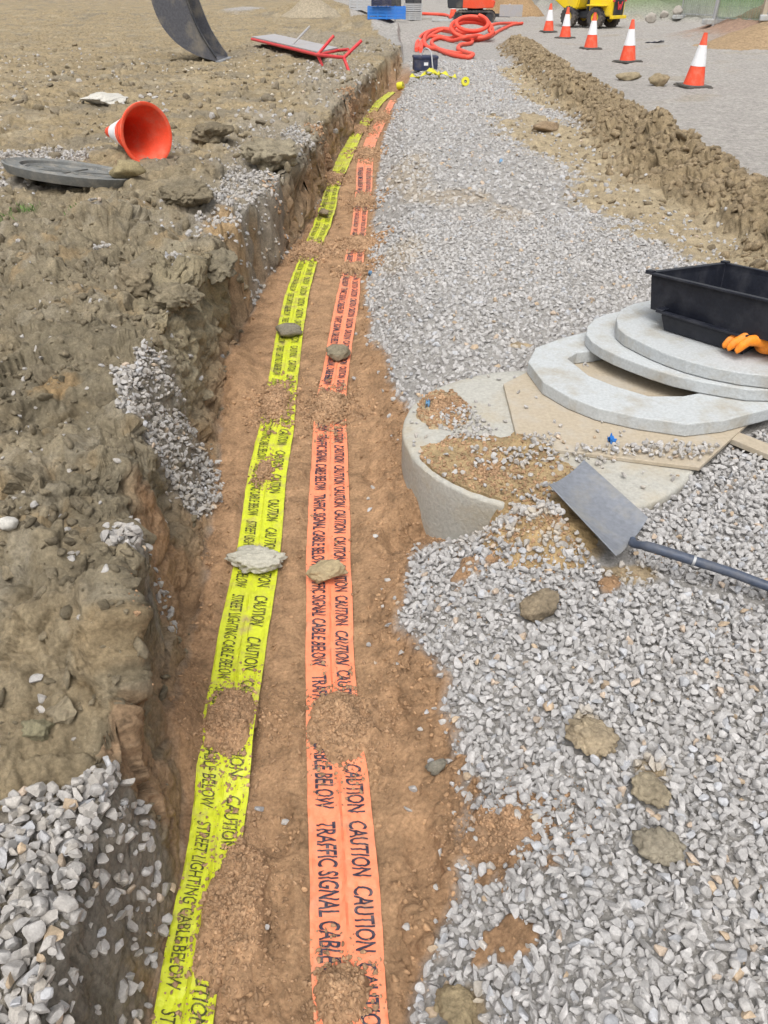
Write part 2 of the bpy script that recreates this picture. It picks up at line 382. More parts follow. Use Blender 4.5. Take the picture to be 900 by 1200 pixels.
def catmull(P, n=8, closed=False):
    P = [np.array(p, float) for p in P]; out = []; m = len(P)
    for i in range(m if closed else m - 1):
        p0 = P[i - 1] if (closed or i > 0) else P[0]; p1 = P[i]; p2 = P[(i + 1) % m]; p3 = P[(i + 2) % m] if (closed or i + 2 < m) else P[-1]
        for k in range(n):
            t = k / n; out.append(.5 * ((2 * p1) + (-p0 + p2) * t + (2 * p0 - 5 * p1 + 4 * p2 - p3) * t * t + (-p0 + 3 * p1 - 3 * p2 + p3) * t ** 3))
    if not closed: out.append(P[-1])
    return out

# ---------------------------------------------------------------- the ground sheet
ys = [-6.0]
while ys[-1] < 900:
    y = ys[-1]; d = math.hypot(max(y, 0), CAMZ)
    if y < 0.35: st = .06 if y < .2 else .02
    else: st = min(.0008 * d * d + .0018, .0045 * d) if y < 60 else .04 * d
    ys.append(y + st)
ys = np.array(ys)
NX = 960
s = np.linspace(-1, 1, NX)
outer = 1 + np.array([.05, .12, .25, .45, .8, 1.4, 2.5, 4.5, 8, 15, 28, 50])
s = np.concatenate([-outer[::-1], s, outer])
w = .58 * (np.clip(ys, 0, None) * .82 + .95) + .45
X = s[None, :] * w[:, None]; Y = np.repeat(ys[:, None], len(s), 1)
# crowd the columns where the trench wall drops, so the steep face is as finely meshed as the rest
a_, b_ = np.interp(ys, *lB), np.interp(ys, *lA)
for i in range(len(ys)):
    if .2 < ys[i] < 19.5:
        xs = np.linspace(-w[i], w[i], 2400); wdt = max(b_[i] - a_[i], .08)
        den = 1 + (1.1 / wdt) * (np.clip((xs - (a_[i] - .05 - .3 * wdt)) / .05, 0, 1) * np.clip(((b_[i] + .06) - xs) / .05, 0, 1)) * .6
        cu = np.concatenate([[0], np.cumsum((den[1:] + den[:-1]) / 2)]); cu /= cu[-1]
        X[i, len(outer):-len(outer)] = np.interp(np.linspace(0, 1, NX), cu, xs)
shape = X.shape
xf, yf = X.ravel(), Y.ravel()
Z = zones(xf, yf); K = masks(xf, yf, Z)
h = Z['h'].copy()
zero = np.zeros_like(xf)
rad = sstep(70, 30, yf)
h += K['ridge'] * .19 * np.exp(-(K['rd'] / .46) ** 2) * (1 + .6 * Z['n1'] + .7 * Z['n3'])
h -= .05 * sstep(.0, .8, blob(xf, yf, 690, 175, 0, .4, 2.6, .22))
# big shapes of the left bank
for (px, py, z, rx, ry, rot, hh) in [(75, 700, .3, .30, .30, .2, .16), (20, 640, .35, .25, .3, 0, .10), (165, 745, .25, .12, .14, 0, .06), (190, 330, .42, .16, .22, .3, .13), (250, 320, .4, .16, .25, .2, .08), (120, 270, .5, .3, .35, 0, .14),
                                     (230, 245, .5, .28, .4, 0, .12), (60, 590, .3, .2, .2, 0, .05), (230, 205, .5, .3, .5, 0, .1), (330, 180, .5, .35, .5, 0, .12), (80, 470, .3, .15, .15, 0, -.08), (165, 560, .25, .10, .10, 0, .05), (100, 580, .3, .12, .12, 0, .07),
                                     (275, 385, .1, .09, .2, 0, .05), (370, 14, .4, 2.2, 1.6, 0, .55), (430, 30, .4, 1.2, 1.2, 0, .35), (290, 12, .4, 2.5, 1.5, 0, .15), (85, 15, .5, 3, 2, 0, .2), (470, 35, .4, .7, 1.0, 0, .25)]:
    h += hh * sstep(0, 1.2, blob(xf, yf, px, py, z, rx * 1.3, ry * 1.3, rot))
# far right: earth heap and grass bank
cx, cy = G(880, 42, .2)
h += 1.0 * np.exp(-(((xf - cx - 1.5) / 2.2) ** 2 + ((yf - cy - 1) / 2.4) ** 2)) * (1 + .3 * Z['n3'])
grassb = sstep(36.5, 40, yf + .35 * (xf - 12) + 1.2 * Z['n3']) * sstep(8.5, 10.5, xf + .6 * Z['n3'])
h += grassb * .9 + grassb * sstep(40, 70, yf) * 4
h += .25 * Z['n3'] * sstep(20, 45, yf) * .35
# hollow against the front of the chamber ring
ra = np.hypot(xf - RING[0], yf - RING[1])
h -= .14 * sstep(.0, .7, blob(xf, yf, 528, 605, -.1, .30, .22, -.3)) * (xf > Z['xC0'] - .3) * (ra < 1.0)
# footprints and hollows in the sand
for (px, py, rx, ry, rot, d) in [(470, 840, .05, .12, .2, .03), (495, 1010, .05, .13, .1, .028), (478, 1120, .045, .12, .3, .026), (440, 560, .05, .13, 0, .03), (455, 640, .05, .13, -.1, .02), (330, 860, .05, .1, 0, .02), (325, 1080, .05, .12, 0, .022), (345, 700, .04, .12, .1, .018),
                                 (470, 780, .05, .1, 0, .02), (430, 480, .06, .15, 0, .03), (300, 420, .05, .16, 0, .015), (410, 450, .05, .2, 0, .02), (450, 900, .03, .1, 0, .01), (325, 960, .06, .1, 0, .02)]:
    cx, cy = G(px, py, ZF)
    c_, s_ = math.cos(rot), math.sin(rot); u = ((xf - cx) * c_ + (yf - cy) * s_) / rx; v = (-(xf - cx) * s_ + (yf - cy) * c_) / ry
    q = np.sqrt(u * u + v * v) * 1.0 + .22 * Z['n2'] + .12 * Z['n1']; h -= d * .8 * (1 - sstep(.3, 1.05, q)) * K['sand']; h += d * .3 * np.exp(-((q - 1.22) / .2) ** 2) * K['sand'] * sstep(-.3, .3, Z['n1'])
h += .022 * K['sand'] * (xf > Z['xC0'] + .06) * sstep(.06, .2, xf - Z['xC0'])
# displacement along the surface normal
H = h.reshape(shape)
gx = np.gradient(H, axis=1) / np.gradient(X, axis=1); gy = (np.gradient(H, axis=0) - gx * np.gradient(X, axis=0)) / np.gradient(Y, axis=0)
for _ in range(2): gx = (np.roll(gx, 1, 1) + 2 * gx + np.roll(gx, -1, 1)) / 4; gy = (np.roll(gy, 1, 1) + 2 * gy + np.roll(gy, -1, 1)) / 4
nn = np.stack([-gx, -gy, np.ones_like(gx)], -1); nn /= np.linalg.norm(nn, axis=-1, keepdims=True); nn = nn.reshape(-1, 3)
near = (yf > .1) & (yf < 45) & (np.abs(xf) < w.repeat(len(s)) * 1.05)
clay = np.clip(K['onleft'] * (1 - K['gl'] * .45) * (1 - .62 * K['tan']) + .7 * K['ridge'] + .3 * K['rut'], 0, 1)
clay = clay * (1 - K['sand']) * (1 - .55 * sstep(2.6, 2.0, yf) * (Z['t'] > 0) * sstep(0, .25, Z['t']))
disp = np.zeros_like(h)
qx, qy, qz = xf, yf, h
f_big = fbm(qx, qy, qz, .30, 4, 40, .5)
idx = np.where(near & (clay > .02))[0]
wx = .04 * fbm(qx[idx], qy[idx], qz[idx], .12, 3, 50); wy = .04 * fbm(qx[idx], qy[idx], qz[idx], .12, 3, 60)
fine = fbm(qx[idx], qy[idx], qz[idx], .03, 3, 70, .55)
gs = np.clip(yf[idx] / 5, .8, 1.6)
fa = facets(qx[idx] + wx * 1.5, qy[idx] + wy * 1.5, qz[idx], .30, 11, .9); fb_ = facets(qx[idx] + wx * .8, qy[idx] + wy * .8, qz[idx], .115, 1, 1.1); fc = facets(qx[idx] + wx * .4, qy[idx] + wy * .4, qz[idx], .048, 2, 1.2); fd = facets(qx[idx] + wx * .2, qy[idx] + wy * .2, qz[idx], .021, 3, 1.2)
nearc = sstep(9, 5, yf[idx])
disp[idx] += clay[idx] * (.054 * gs * fa + .024 * gs * fb_ + .010 * fc * sstep(8, 4, yf[idx]) + .0045 * sstep(3, 1.8, yf[idx]) * fd + .007 * fine * sstep(8, 4, yf[idx]) + .070 * f_big[idx] + .016 * gs * fbm(qx[idx], qy[idx], qz[idx], .09, 3, 71, .6))
# sand: soft swell, crumbly patches
rough = sstep(.0, .35, fbm(xf, yf, zero, .16, 3, 80) + .45 * (np.abs(xf - Z['xC0']) < .12) + .3 * (xf < Z['xA'] + .08))
K['rough'] = rough
sn = K['sand'] * near
i2 = np.where(sn > .02)[0]
c1, c2, cc = worley(xf[i2] + .01 * Z['n2'][i2], yf[i2], zero[i2], .032, 5)
OT = on_tape(xf, yf)
FO = sstep(3.6, 6.0, yf)
h -= OT * sn * .010 * (1 - FO)
disp[i2] += sn[i2] * (1 - .8 * OT[i2] * (1 - FO[i2])) * (.022 * Z['n1'][i2] + .015 * gnoise(xf[i2] / .11, yf[i2] / .15, zero[i2], 97) + rough[i2] * (.013 * np.sqrt(np.clip(1 - (c1 / .75) ** 2, 0, 1)) * (cc > .35) + .008 * fbm(xf[i2], yf[i2], zero[i2], .03, 3, 90)) + .0030 * fbm(xf[i2], yf[i2], zero[i2], .014, 3, 95) + .008 * fbm(xf[i2], yf[i2], zero[i2], .05, 4, 98, .65))
oth = near & (clay < .5) & (sn < .5)
disp += oth * (.012 * Z['n1'] + .006 * Z['n2']) * np.clip(yf / 3, 1, 2)
disp += (K['tan'] * (1 - clay) * .02 * Z['n2'])
P = np.stack([xf, yf, h], -1) + nn * disp[:, None]
# keep the ground below the chamber ring's top
rr = np.hypot(P[:, 0] - RING[0], P[:, 1] - RING[1]); P[:, 2] = np.where(rr < .60, np.minimum(P[:, 2], -.03), P[:, 2])

# ground colours (what the soil itself is)
def col(*c): return np.array(c, np.float32)[None, :]
T = np.repeat(col(.32, .305, .285), len(xf), 0)          # dirt between stones
def lay(T, wgt, c):
    wgt = np.clip(wgt, 0, 1)[:, None]; return T * (1 - wgt) + c * wgt
n3 = Z['n3'][:, None]; n1c = Z['n1'][:, None]; fb = np.clip(f_big, -1, 1)[:, None]
T = lay(T, K['road'], col(.33, .31, .285) * (1 + .12 * n1c + .08 * n3))
T = lay(T, K['road'] * (sstep(.2, .6, Z['n3']) * .5), col(.29, .25, .19))
T = lay(T, K['rut'], col(.35, .285, .185) * (1 + .12 * n1c))
T = lay(T, K['ridge'], col(.26, .20, .12) * (1 + .2 * n1c))
T = lay(T, K['onleft'], col(.215, .180, .12) * (1 + .30 * fb))
T = lay(T, K['onleft'] * sstep(.05, .4, fbm(xf, yf, h, .2, 5, 136, .65)) * .5, col(.31, .275, .21))
T = lay(T, K['onleft'] * sstep(.0, .4, fbm(xf, yf, h, .10, 5, 36, .65)) * .6, col(.165, .135, .09))
T = lay(T, K['onleft'] * sstep(.2, .5, fbm(xf, yf, h, .22, 4, 39)) * .6, col(.30, .215, .115))
T = lay(T, K['onleft'] * sstep(.05, .5, fbm(xf, yf, h, .5, 3, 33)) * .7, col(.28, .22, .135))
T = lay(T, K['tan'], col(.285, .225, .135) * (1 + .22 * n1c + .15 * n3))
T = lay(T, K['tan'] * sstep(.1, .5, fbm(xf, yf, h, .9, 5, 37)) * .85, col(.20, .172, .125))
T = lay(T, K['tan'] * sstep(.0, .5, fbm(xf, yf, h, .28, 4, 137)) * .6, col(.235, .20, .145))
T = lay(T, K['tan'] * sstep(.15, .5, fbm(xf, yf, h, .5, 5, 38)) * .5, col(.36, .31, .22))
T = lay(T, K['mix'] * .7, col(.285, .255, .205))
T = lay(T, K['gl'] * .7, col(.26, .24, .21))
T = lay(T, K['ochre'], col(.34, .25, .135) * (1 + .15 * n1c))
dk = np.maximum(sstep(.0, .8, blob(xf, yf, 60, 430, .4, .5, .7, 0) + .5 * Z['n1']), sstep(.0, .8, blob(xf, yf, 110, 560, .3, .22, .25, 0) + .5 * Z['n1']))
T = lay(T, K['onleft'] * dk * .55, col(.17, .145, .098))
T = lay(T, K['onleft'] * sstep(.0, .8, blob(xf, yf, 225, 340, .4, .35, .9, .2) + .6 * Z['n1']) * .6, col(.33, .28, .18))
T = lay(T, K['onleft'] * sstep(.0, .6, blob(xf, yf, 262, 265, .4, .14, .35, .1) + .5 * Z['n1']) * .7, col(.36, .23, .10))
T = lay(T, K['onleft'] * sstep(.0, .6, blob(xf, yf, 60, 445, .35, .14, .12, .1) + .6 * Z['n1']) * .6, col(.34, .22, .10))
T = lay(T, K['onleft'] * sstep(.0, .5, blob(xf, yf, 200, 655, .0, .13, .26, .1) + .6 * Z['n1']) * .85, col(.33, .20, .11))
T = lay(T, K['onleft'] * sstep(.0, .5, blob(xf, yf, 178, 905, .0, .07, .10, .1) + .5 * Z['n1']) * .8, col(.36, .235, .14))
# brown, rusty streaks where the wall meets the sand
wall = np.where(yf > 4.5, sstep(.02, .35, Z['t']), sstep(.35, .85, Z['t'])) * K['onleft'] * (1 - .7 * K['gl'])
T = lay(T, wall * np.clip(.85 + .5 * Z['n1'], 0, 1), col(.32, .205, .115) * (1 + .25 * n1c))
T = lay(T, K['sand'], col(.39, .24, .133) * (1 - .16 * (rough[:, None])) * (1 + .08 * n1c))
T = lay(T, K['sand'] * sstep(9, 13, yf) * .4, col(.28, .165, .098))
T = lay(T, K['grass'] * .6, col(.10, .14, .045))
T = lay(T, grassb, col(.10, .155, .055) * (1 + .3 * n3))
heap = np.exp(-(((xf - G(880, 42, .2)[0] - 1.5) / 2.6) ** 2 + ((yf - G(880, 42, .2)[1] - 1) / 2.8) ** 2))
T = lay(T, sstep(.15, .5, heap + .15 * Z['n1']), col(.30, .20, .145))
T = np.clip(T, .02, .9)
ny, nx = shape
ii = (np.arange(ny - 1)[:, None] * nx + np.arange(nx - 1)[None, :]).ravel()
F = np.stack([ii, ii + 1, ii + nx + 1, ii + nx], -1)
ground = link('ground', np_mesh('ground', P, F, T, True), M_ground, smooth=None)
ground['kind'] = 'structure'; ground['label'] = 'trench, spoil banks and haul road of the building site'
bpy.context.view_layer.update()
DG = bpy.context.evaluated_depsgraph_get()
def gz(x, y, dz=0):
    ok, loc, nrm, _ = ground.ray_cast(Vector((x, y, 6)), Vector((0, 0, -1)))
    return (loc.z if ok else 0) + dz
def hit(px, py, dz=0.0):
    """the ground point seen at a photo pixel"""
    a = (px - 450) / FPX; b = -(py - 600) / FPX
    d = Vector((a, math.cos(PITCH) + b * math.sin(PITCH), -math.sin(PITCH) + b * math.cos(PITCH))).normalized()
    ok, loc, nrm, _ = ground.ray_cast(Vector((0, 0, CAMZ)), d)
    return Vector((loc.x, loc.y, loc.z + dz))
def scene_z(x, y, top=3.0):
    ok, loc, nrm, _, ob, _ = SC.ray_cast(DG, Vector((x, y, top)), Vector((0, 0, -1)))
    return (loc.z if ok else 0), nrm, ob
# ---------------------------------------------------------------- object materials
def tape_mat(name, col, dirt):
    m = obj_mat(name, col, .36, dirt=dirt, amount=.35, scale=18, bump=.35, bscale=60, var=.08); nt = m.node_tree; bs = [n for n in nt.nodes if n.type == 'BSDF_PRINCIPLED'][0]
    g = N(nt, 'ShaderNodeNewGeometry'); sp = N(nt, 'ShaderNodeSeparateXYZ'); nt.links.new(g.outputs['Position'], sp.inputs[0])
    mr = N(nt, 'ShaderNodeMapRange'); mr.inputs[1].default_value = 2.5; mr.inputs[2].default_value = 8; mr.inputs[3].default_value = .02; mr.inputs[4].default_value = .10; nt.links.new(sp.outputs[1], mr.inputs[0])
    n = noise_n(nt, g.outputs['Position'], 9, 8, .7); ad = N(nt, 'ShaderNodeMath', operation='ADD'); nt.links.new(n.outputs[0], ad.inputs[0]); nt.links.new(mr.outputs[0], ad.inputs[1])
    r = ramp(nt, ad.outputs[0], [(.56, grey(0)), (.76, grey(.85))]); old = bs.inputs['Base Color'].links[0].from_socket
    nt.links.new(mixc(nt, 'MIX', r.outputs[0], old, dirt), bs.inputs['Base Color']); return m
M_reel = obj_mat('yellow tape roll', (.66, .62, .03), .4, amount=.2)
M_yel = tape_mat('yellow tape film', (.56, .61, .03), (.38, .27, .15)); M_ora = tape_mat('orange tape film', (.87, .265, .135), (.42, .27, .17))
M_ink = obj_mat('black print', (.035, .03, .05), .5, dirt=(.30, .22, .2), amount=.5, scale=60, bump=0, var=.1)
M_ink2 = obj_mat('faded print', (.06, .06, .02), .5, dirt=(.42, .42, .05), amount=.75, scale=60, bump=0, var=.1)
M_conc = obj_mat('pale concrete', (.44, .46, .465), .85, dirt=(.33, .29, .22), amount=.75, scale=7, bump=.35, bscale=90, var=.12)
M_ring = obj_mat('ring concrete', (.40, .39, .35), .9, dirt=(.40, .33, .22), amount=.7, scale=4, bump=.4, bscale=70, var=.15)
M_wood = obj_mat('weathered board', (.40, .34, .255), .8, dirt=(.42, .39, .34), amount=.9, scale=5, bump=.2, bscale=60, var=.12)
M_blackp = obj_mat('black plastic', (.012, .014, .022), .38, dirt=(.10, .10, .11), amount=.25, scale=9, bump=.1, var=.2)
M_glove = obj_mat('orange rubber', (.90, .27, .015), .5, dirt=(.35, .30, .2), amount=.3, scale=20, bump=.3, bscale=120, var=.1)
M_cuff = obj_mat('grey knit', (.42, .42, .44), .9, amount=.3, scale=20, bump=.4, bscale=200)
M_steel = obj_mat('worn steel', (.24, .255, .285), .5, .3, dirt=(.34, .32, .275), amount=1, scale=5, bump=.25, bscale=50, var=.15)
M_shaft = obj_mat('blue-grey shaft', (.055, .07, .105), .4, dirt=(.3, .27, .22), amount=.25, scale=12, bump=.05)
M_cone = obj_mat('cone orange', (.80, .085, .035), .5, dirt=(.5, .35, .25), amount=.35, scale=8, bump=.1, var=.08)
M_white = obj_mat('reflective white', (.75, .76, .78), .5, dirt=(.45, .40, .34), amount=.3, scale=10, bump=.1, var=.05)
M_rub = obj_mat('black rubber', (.085, .08, .075), .75, dirt=(.25, .22, .17), amount=.5, scale=10, bump=.3)
M_bucket = obj_mat('bucket steel', (.085, .087, .10), .55, .15, dirt=(.25, .22, .17), amount=.75, scale=3.5, bump=.3, bscale=25, var=.25)
M_red = obj_mat('red paint', (.62, .035, .045), .45, dirt=(.4, .3, .2), amount=.3, scale=10, bump=.1)
M_grey = obj_mat('grey sheet', (.36, .35, .36), .55, dirt=(.42, .36, .27), amount=.5, scale=5, bump=.1)
M_gplas = obj_mat('grey plastic', (.15, .155, .15), .6, dirt=(.34, .31, .26), amount=.7, scale=10, bump=.3)
M_duct = obj_mat('red duct', (.78, .085, .05), .5, dirt=(.5, .3, .2), amount=.25, scale=3, bump=.1, var=.1)
M_navy = obj_mat('navy plastic', (.022, .03, .07), .5, dirt=(.3, .25, .2), amount=.25, scale=8)
M_blue = obj_mat('blue plastic', (.03, .20, .62), .45, dirt=(.3, .28, .25), amount=.2, scale=3)
M_lgrey = obj_mat('light grey plastic', (.42, .43, .44), .6, dirt=(.38, .33, .27), amount=.4, scale=3)
M_pyel = obj_mat('yellow paint', (.80, .58, .02), .4, dirt=(.38, .30, .18), amount=.4, scale=2.5, bump=.1)
M_dark = obj_mat('dark paint', (.03, .033, .04), .5, dirt=(.25, .22, .17), amount=.4, scale=3)
M_tyre = obj_mat('tyre rubber', (.055, .052, .055), .85, dirt=(.30, .25, .19), amount=.65, scale=3, bump=.3)
M_glass = obj_mat('cab glass', (.04, .05, .055), .12, amount=.1, scale=3)
M_galv = obj_mat('galvanised steel', (.42, .43, .44), .5, .5, dirt=(.35, .32, .28), amount=.3)
def net_mat(name, col, alpha):
    m, nt, bs = new_mat(name); bs.inputs['Base Color'].default_value = (*col, 1); bs.inputs['Alpha'].default_value = alpha; bs.inputs['Roughness'].default_value = .8; return m
M_net = net_mat('grey debris netting', (.33, .36, .33), .35); M_gnet = net_mat('green debris netting', (.13, .27, .13), .35)

# ---------------------------------------------------------------- warning tapes in the trench
def text_mesh(s, slant=0.0, fat=.012):
    cu = bpy.data.curves.new('t', 'FONT'); cu.body = s; cu.size = 1.0; cu.offset = fat; cu.shear = slant; cu.resolution_u = 3
    o = bpy.data.objects.new('t', cu); C.objects.link(o); bpy.context.view_layer.update()
    me = bpy.data.meshes.new_from_object(o.evaluated_get(bpy.context.evaluated_depsgraph_get()))
    bpy.data.objects.remove(o); bpy.data.curves.remove(cu)
    co = np.array([v.co[:2] for v in me.vertices]); co -= co.min(0)
    polys = [list(p.vertices) for p in me.polygons]; bpy.data.meshes.remove(me)
    return co, polys
def cut_text(s, slant, fat, length, height, step):
    co, polys = text_mesh(s, slant, fat)
    co = co / co.max(0) * np.array([length, height])
    bm = bmesh.new(); vs = [bm.verts.new((a, b, 0)) for a, b in co]
    for p in polys:
        try: bm.faces.new([vs[i] for i in p])
        except ValueError: pass
    if step:
        for k in range(1, int(length / step)):
            bmesh.ops.bisect_plane(bm, geom=bm.verts[:] + bm.edges[:] + bm.faces[:], plane_co=(k * step, 0, 0), plane_no=(1, 0, 0))
        for k in range(1, int(height / step)):
            bmesh.ops.bisect_plane(bm, geom=bm.verts[:] + bm.edges[:] + bm.faces[:], plane_co=(0, k * step, 0), plane_no=(0, 1, 0))
    bm.verts.index_update()
    V = np.array([v.co[:2] for v in bm.verts]); Fs = [[v.index for v in f.verts] for f in bm.faces]; bm.free(); return V, Fs
def make_tape(name, tab, mats, rows, creases, label, seed, lift):
    L, R = tape_edges(tab)
    Lc = np.array(catmull(L, 14)); Rc = np.array(catmull(R, 14)); Cc = (Lc + Rc) / 2
    d = np.concatenate([[0], np.cumsum(np.hypot(*np.diff(Cc, axis=0).T))])
    S = d[-1]; pos = [0.0]
    while pos[-1] < S:
        yy = np.interp(pos[-1], d, Cc[:, 1]); pos.append(pos[-1] + np.clip(.0045 * max(yy, 1), .0045, .05))
    pos = np.array(pos[:-1])
    f = lambda A: np.stack([np.interp(pos, d, A[:, 0]), np.interp(pos, d, A[:, 1])], -1)
    l, r = f(Lc), f(Rc); nu = 27; v = np.linspace(0, 1, nu)
    X = l[:, None, 0] * (1 - v) + r[:, None, 0] * v; Y = l[:, None, 1] * (1 - v) + r[:, None, 1] * v
    zc = np.array([min(max(gz(X[i, k], Y[i, k]) for k in (3, 8, 13, 18, 23)), ZF + .035) for i in range(len(pos))])
    # a sheet pulled a little taut: smooth the ground line
    zs = zc.copy()
    for i in range(len(pos)):
        wd = max(.05, .03 * Y[i, 13]); m = np.abs(pos - pos[i]) < wd; kf = float(np.clip((Y[i, 13] - 3.8) / 2.5, 0, 1)) * (.65 if seed == 8 else .15); zs[i] = (.55 + .45 * kf) * zc[m].mean() + .45 * (1 - kf) * zc[m].max() - .005 * kf
    Zt = zs[:, None] + lift + np.zeros_like(X)
    for cpos, ch, cw in creases: Zt += ch * np.exp(-((v[None, :] - cpos - .015 * np.sin(pos[:, None] * 3 + seed)) / cw) ** 2)
    sx, sy = X.ravel(), Y.ravel(); zz = np.zeros_like(sx)
    wr = fbm(sx * 3.0, sy, zz + seed, .10, 3, 200 + seed).reshape(X.shape); wr2 = fbm(sx * 6, sy, zz + seed, .05, 2, 300 + seed).reshape(X.shape)
    Zt += .0080 * wr + .0035 * wr2
    # edges curl up and down
    e = np.abs(v - .5) * 2; Zt += (e[None, :] ** 6) * .006 * fbm(pos, pos * 0, (pos * 0) + seed, .25, 2, 5)[:, None]
    X = X + .0035 * fbm(sx * 0 + 3, sy, zz, .18, 3, 77 + seed).reshape(X.shape)
    n = len(pos); V = np.stack([X, Y, Zt], -1).reshape(-1, 3)
    V2 = list(map(tuple, V)); Fq = [(i * nu + k, i * nu + k + 1, (i + 1) * nu + k + 1, (i + 1) * nu + k) for i in range(n - 1) for k in range(nu - 1)]
    mi = [0] * len(Fq); W = R[0, 0] - L[0, 0]
    def surf(s, vv):
        i = np.clip(np.interp(s, pos, np.arange(n)), 0, n - 1.001); j = np.clip(vv * (nu - 1), 0, nu - 1.001); i0 = i.astype(int); j0 = j.astype(int); a = (i - i0)[:, None]; b = (j - j0)[:, None]
        G4 = V.reshape(n, nu, 3)
        return (G4[i0, j0] * (1 - a) * (1 - b) + G4[i0 + 1, j0] * a * (1 - b) + G4[i0, j0 + 1] * (1 - a) * b + G4[i0 + 1, j0 + 1] * a * b)
    py2s = lambda p: np.interp(np.interp(-p, [-t[0] for t in tab], Cc[::14, 1][:len(tab)]), Cc[:, 1], d)
    # nearer = smaller s; text reads from far to near
    for (txt, v0, v1, anchor, anchor2, frac, slant, fat) in rows:
        sa, sb = py2s(anchor), py2s(anchor2); per = abs(sb - sa); ln = per * frac
        near_m = cut_text(txt, slant, fat, ln, 1.0, .009); near_m = (near_m[0] * [1, v1 - v0], near_m[1]); far_m = cut_text(txt, slant, fat, ln, v1 - v0, 0)
        k0 = int(-(S) / per) - 2
        for k in range(k0, -k0):
            st = sa + k * per                       # start of the word, far end
            if st < .02 or st - ln > S or st > S: continue
            co, Fs = near_m if st < 3.6 else far_m
            if Fs is far_m[1] and st > 9: continue
            s_ = st - co[:, 0]; ok = s_ > 0.002
            p = surf(np.clip(s_, 0, S), v0 + co[:, 1]); p[:, 2] += .0016 + .0006 * np.clip(Cc[0, 1] + st, 0, 8)
            b0 = len(V2); V2.extend(map(tuple, p))
            for fa in Fs:
                if all(ok[q] for q in fa): Fq.append(tuple(b0 + q for q in fa)); mi.append(1)
    me = py_mesh(name, V2, Fq); o = link(name, me, mats, smooth=True); me.polygons.foreach_set('material_index', mi)
    tag(o, label, 'warning tape'); return o
make_tape('warning_tape', YEL, [M_yel, M_ink2], [('STREET LIGHTING CABLE BELOW', .12, .38, 695, 808, .92, .28, .006), ('CAUTION', .60, .88, 697, 745, .76, .25, .008)],
          [(.5, .006, .02), (.56, -.003, .015), (.05, .003, .03), (.95, .003, .03)], 'yellow plastic tape printed STREET LIGHTING CABLE BELOW running along the trench floor', 3, .008)
make_tape('warning_tape', ORA, [M_ora, M_ink], [('TRAFFIC SIGNAL CABLE BELOW', .12, .42, 963, 1225, .93, 0.0, .016), ('CAUTION', .62, .90, 962, 1039, .87, .10, .016)],
          [(.5, .005, .018), (.55, -.003, .012), (.03, .002, .03)], 'orange plastic tape printed TRAFFIC SIGNAL CABLE BELOW running along the trench floor', 8, .008)
bpy.context.view_layer.update(); DG = bpy.context.evaluated_depsgraph_get()

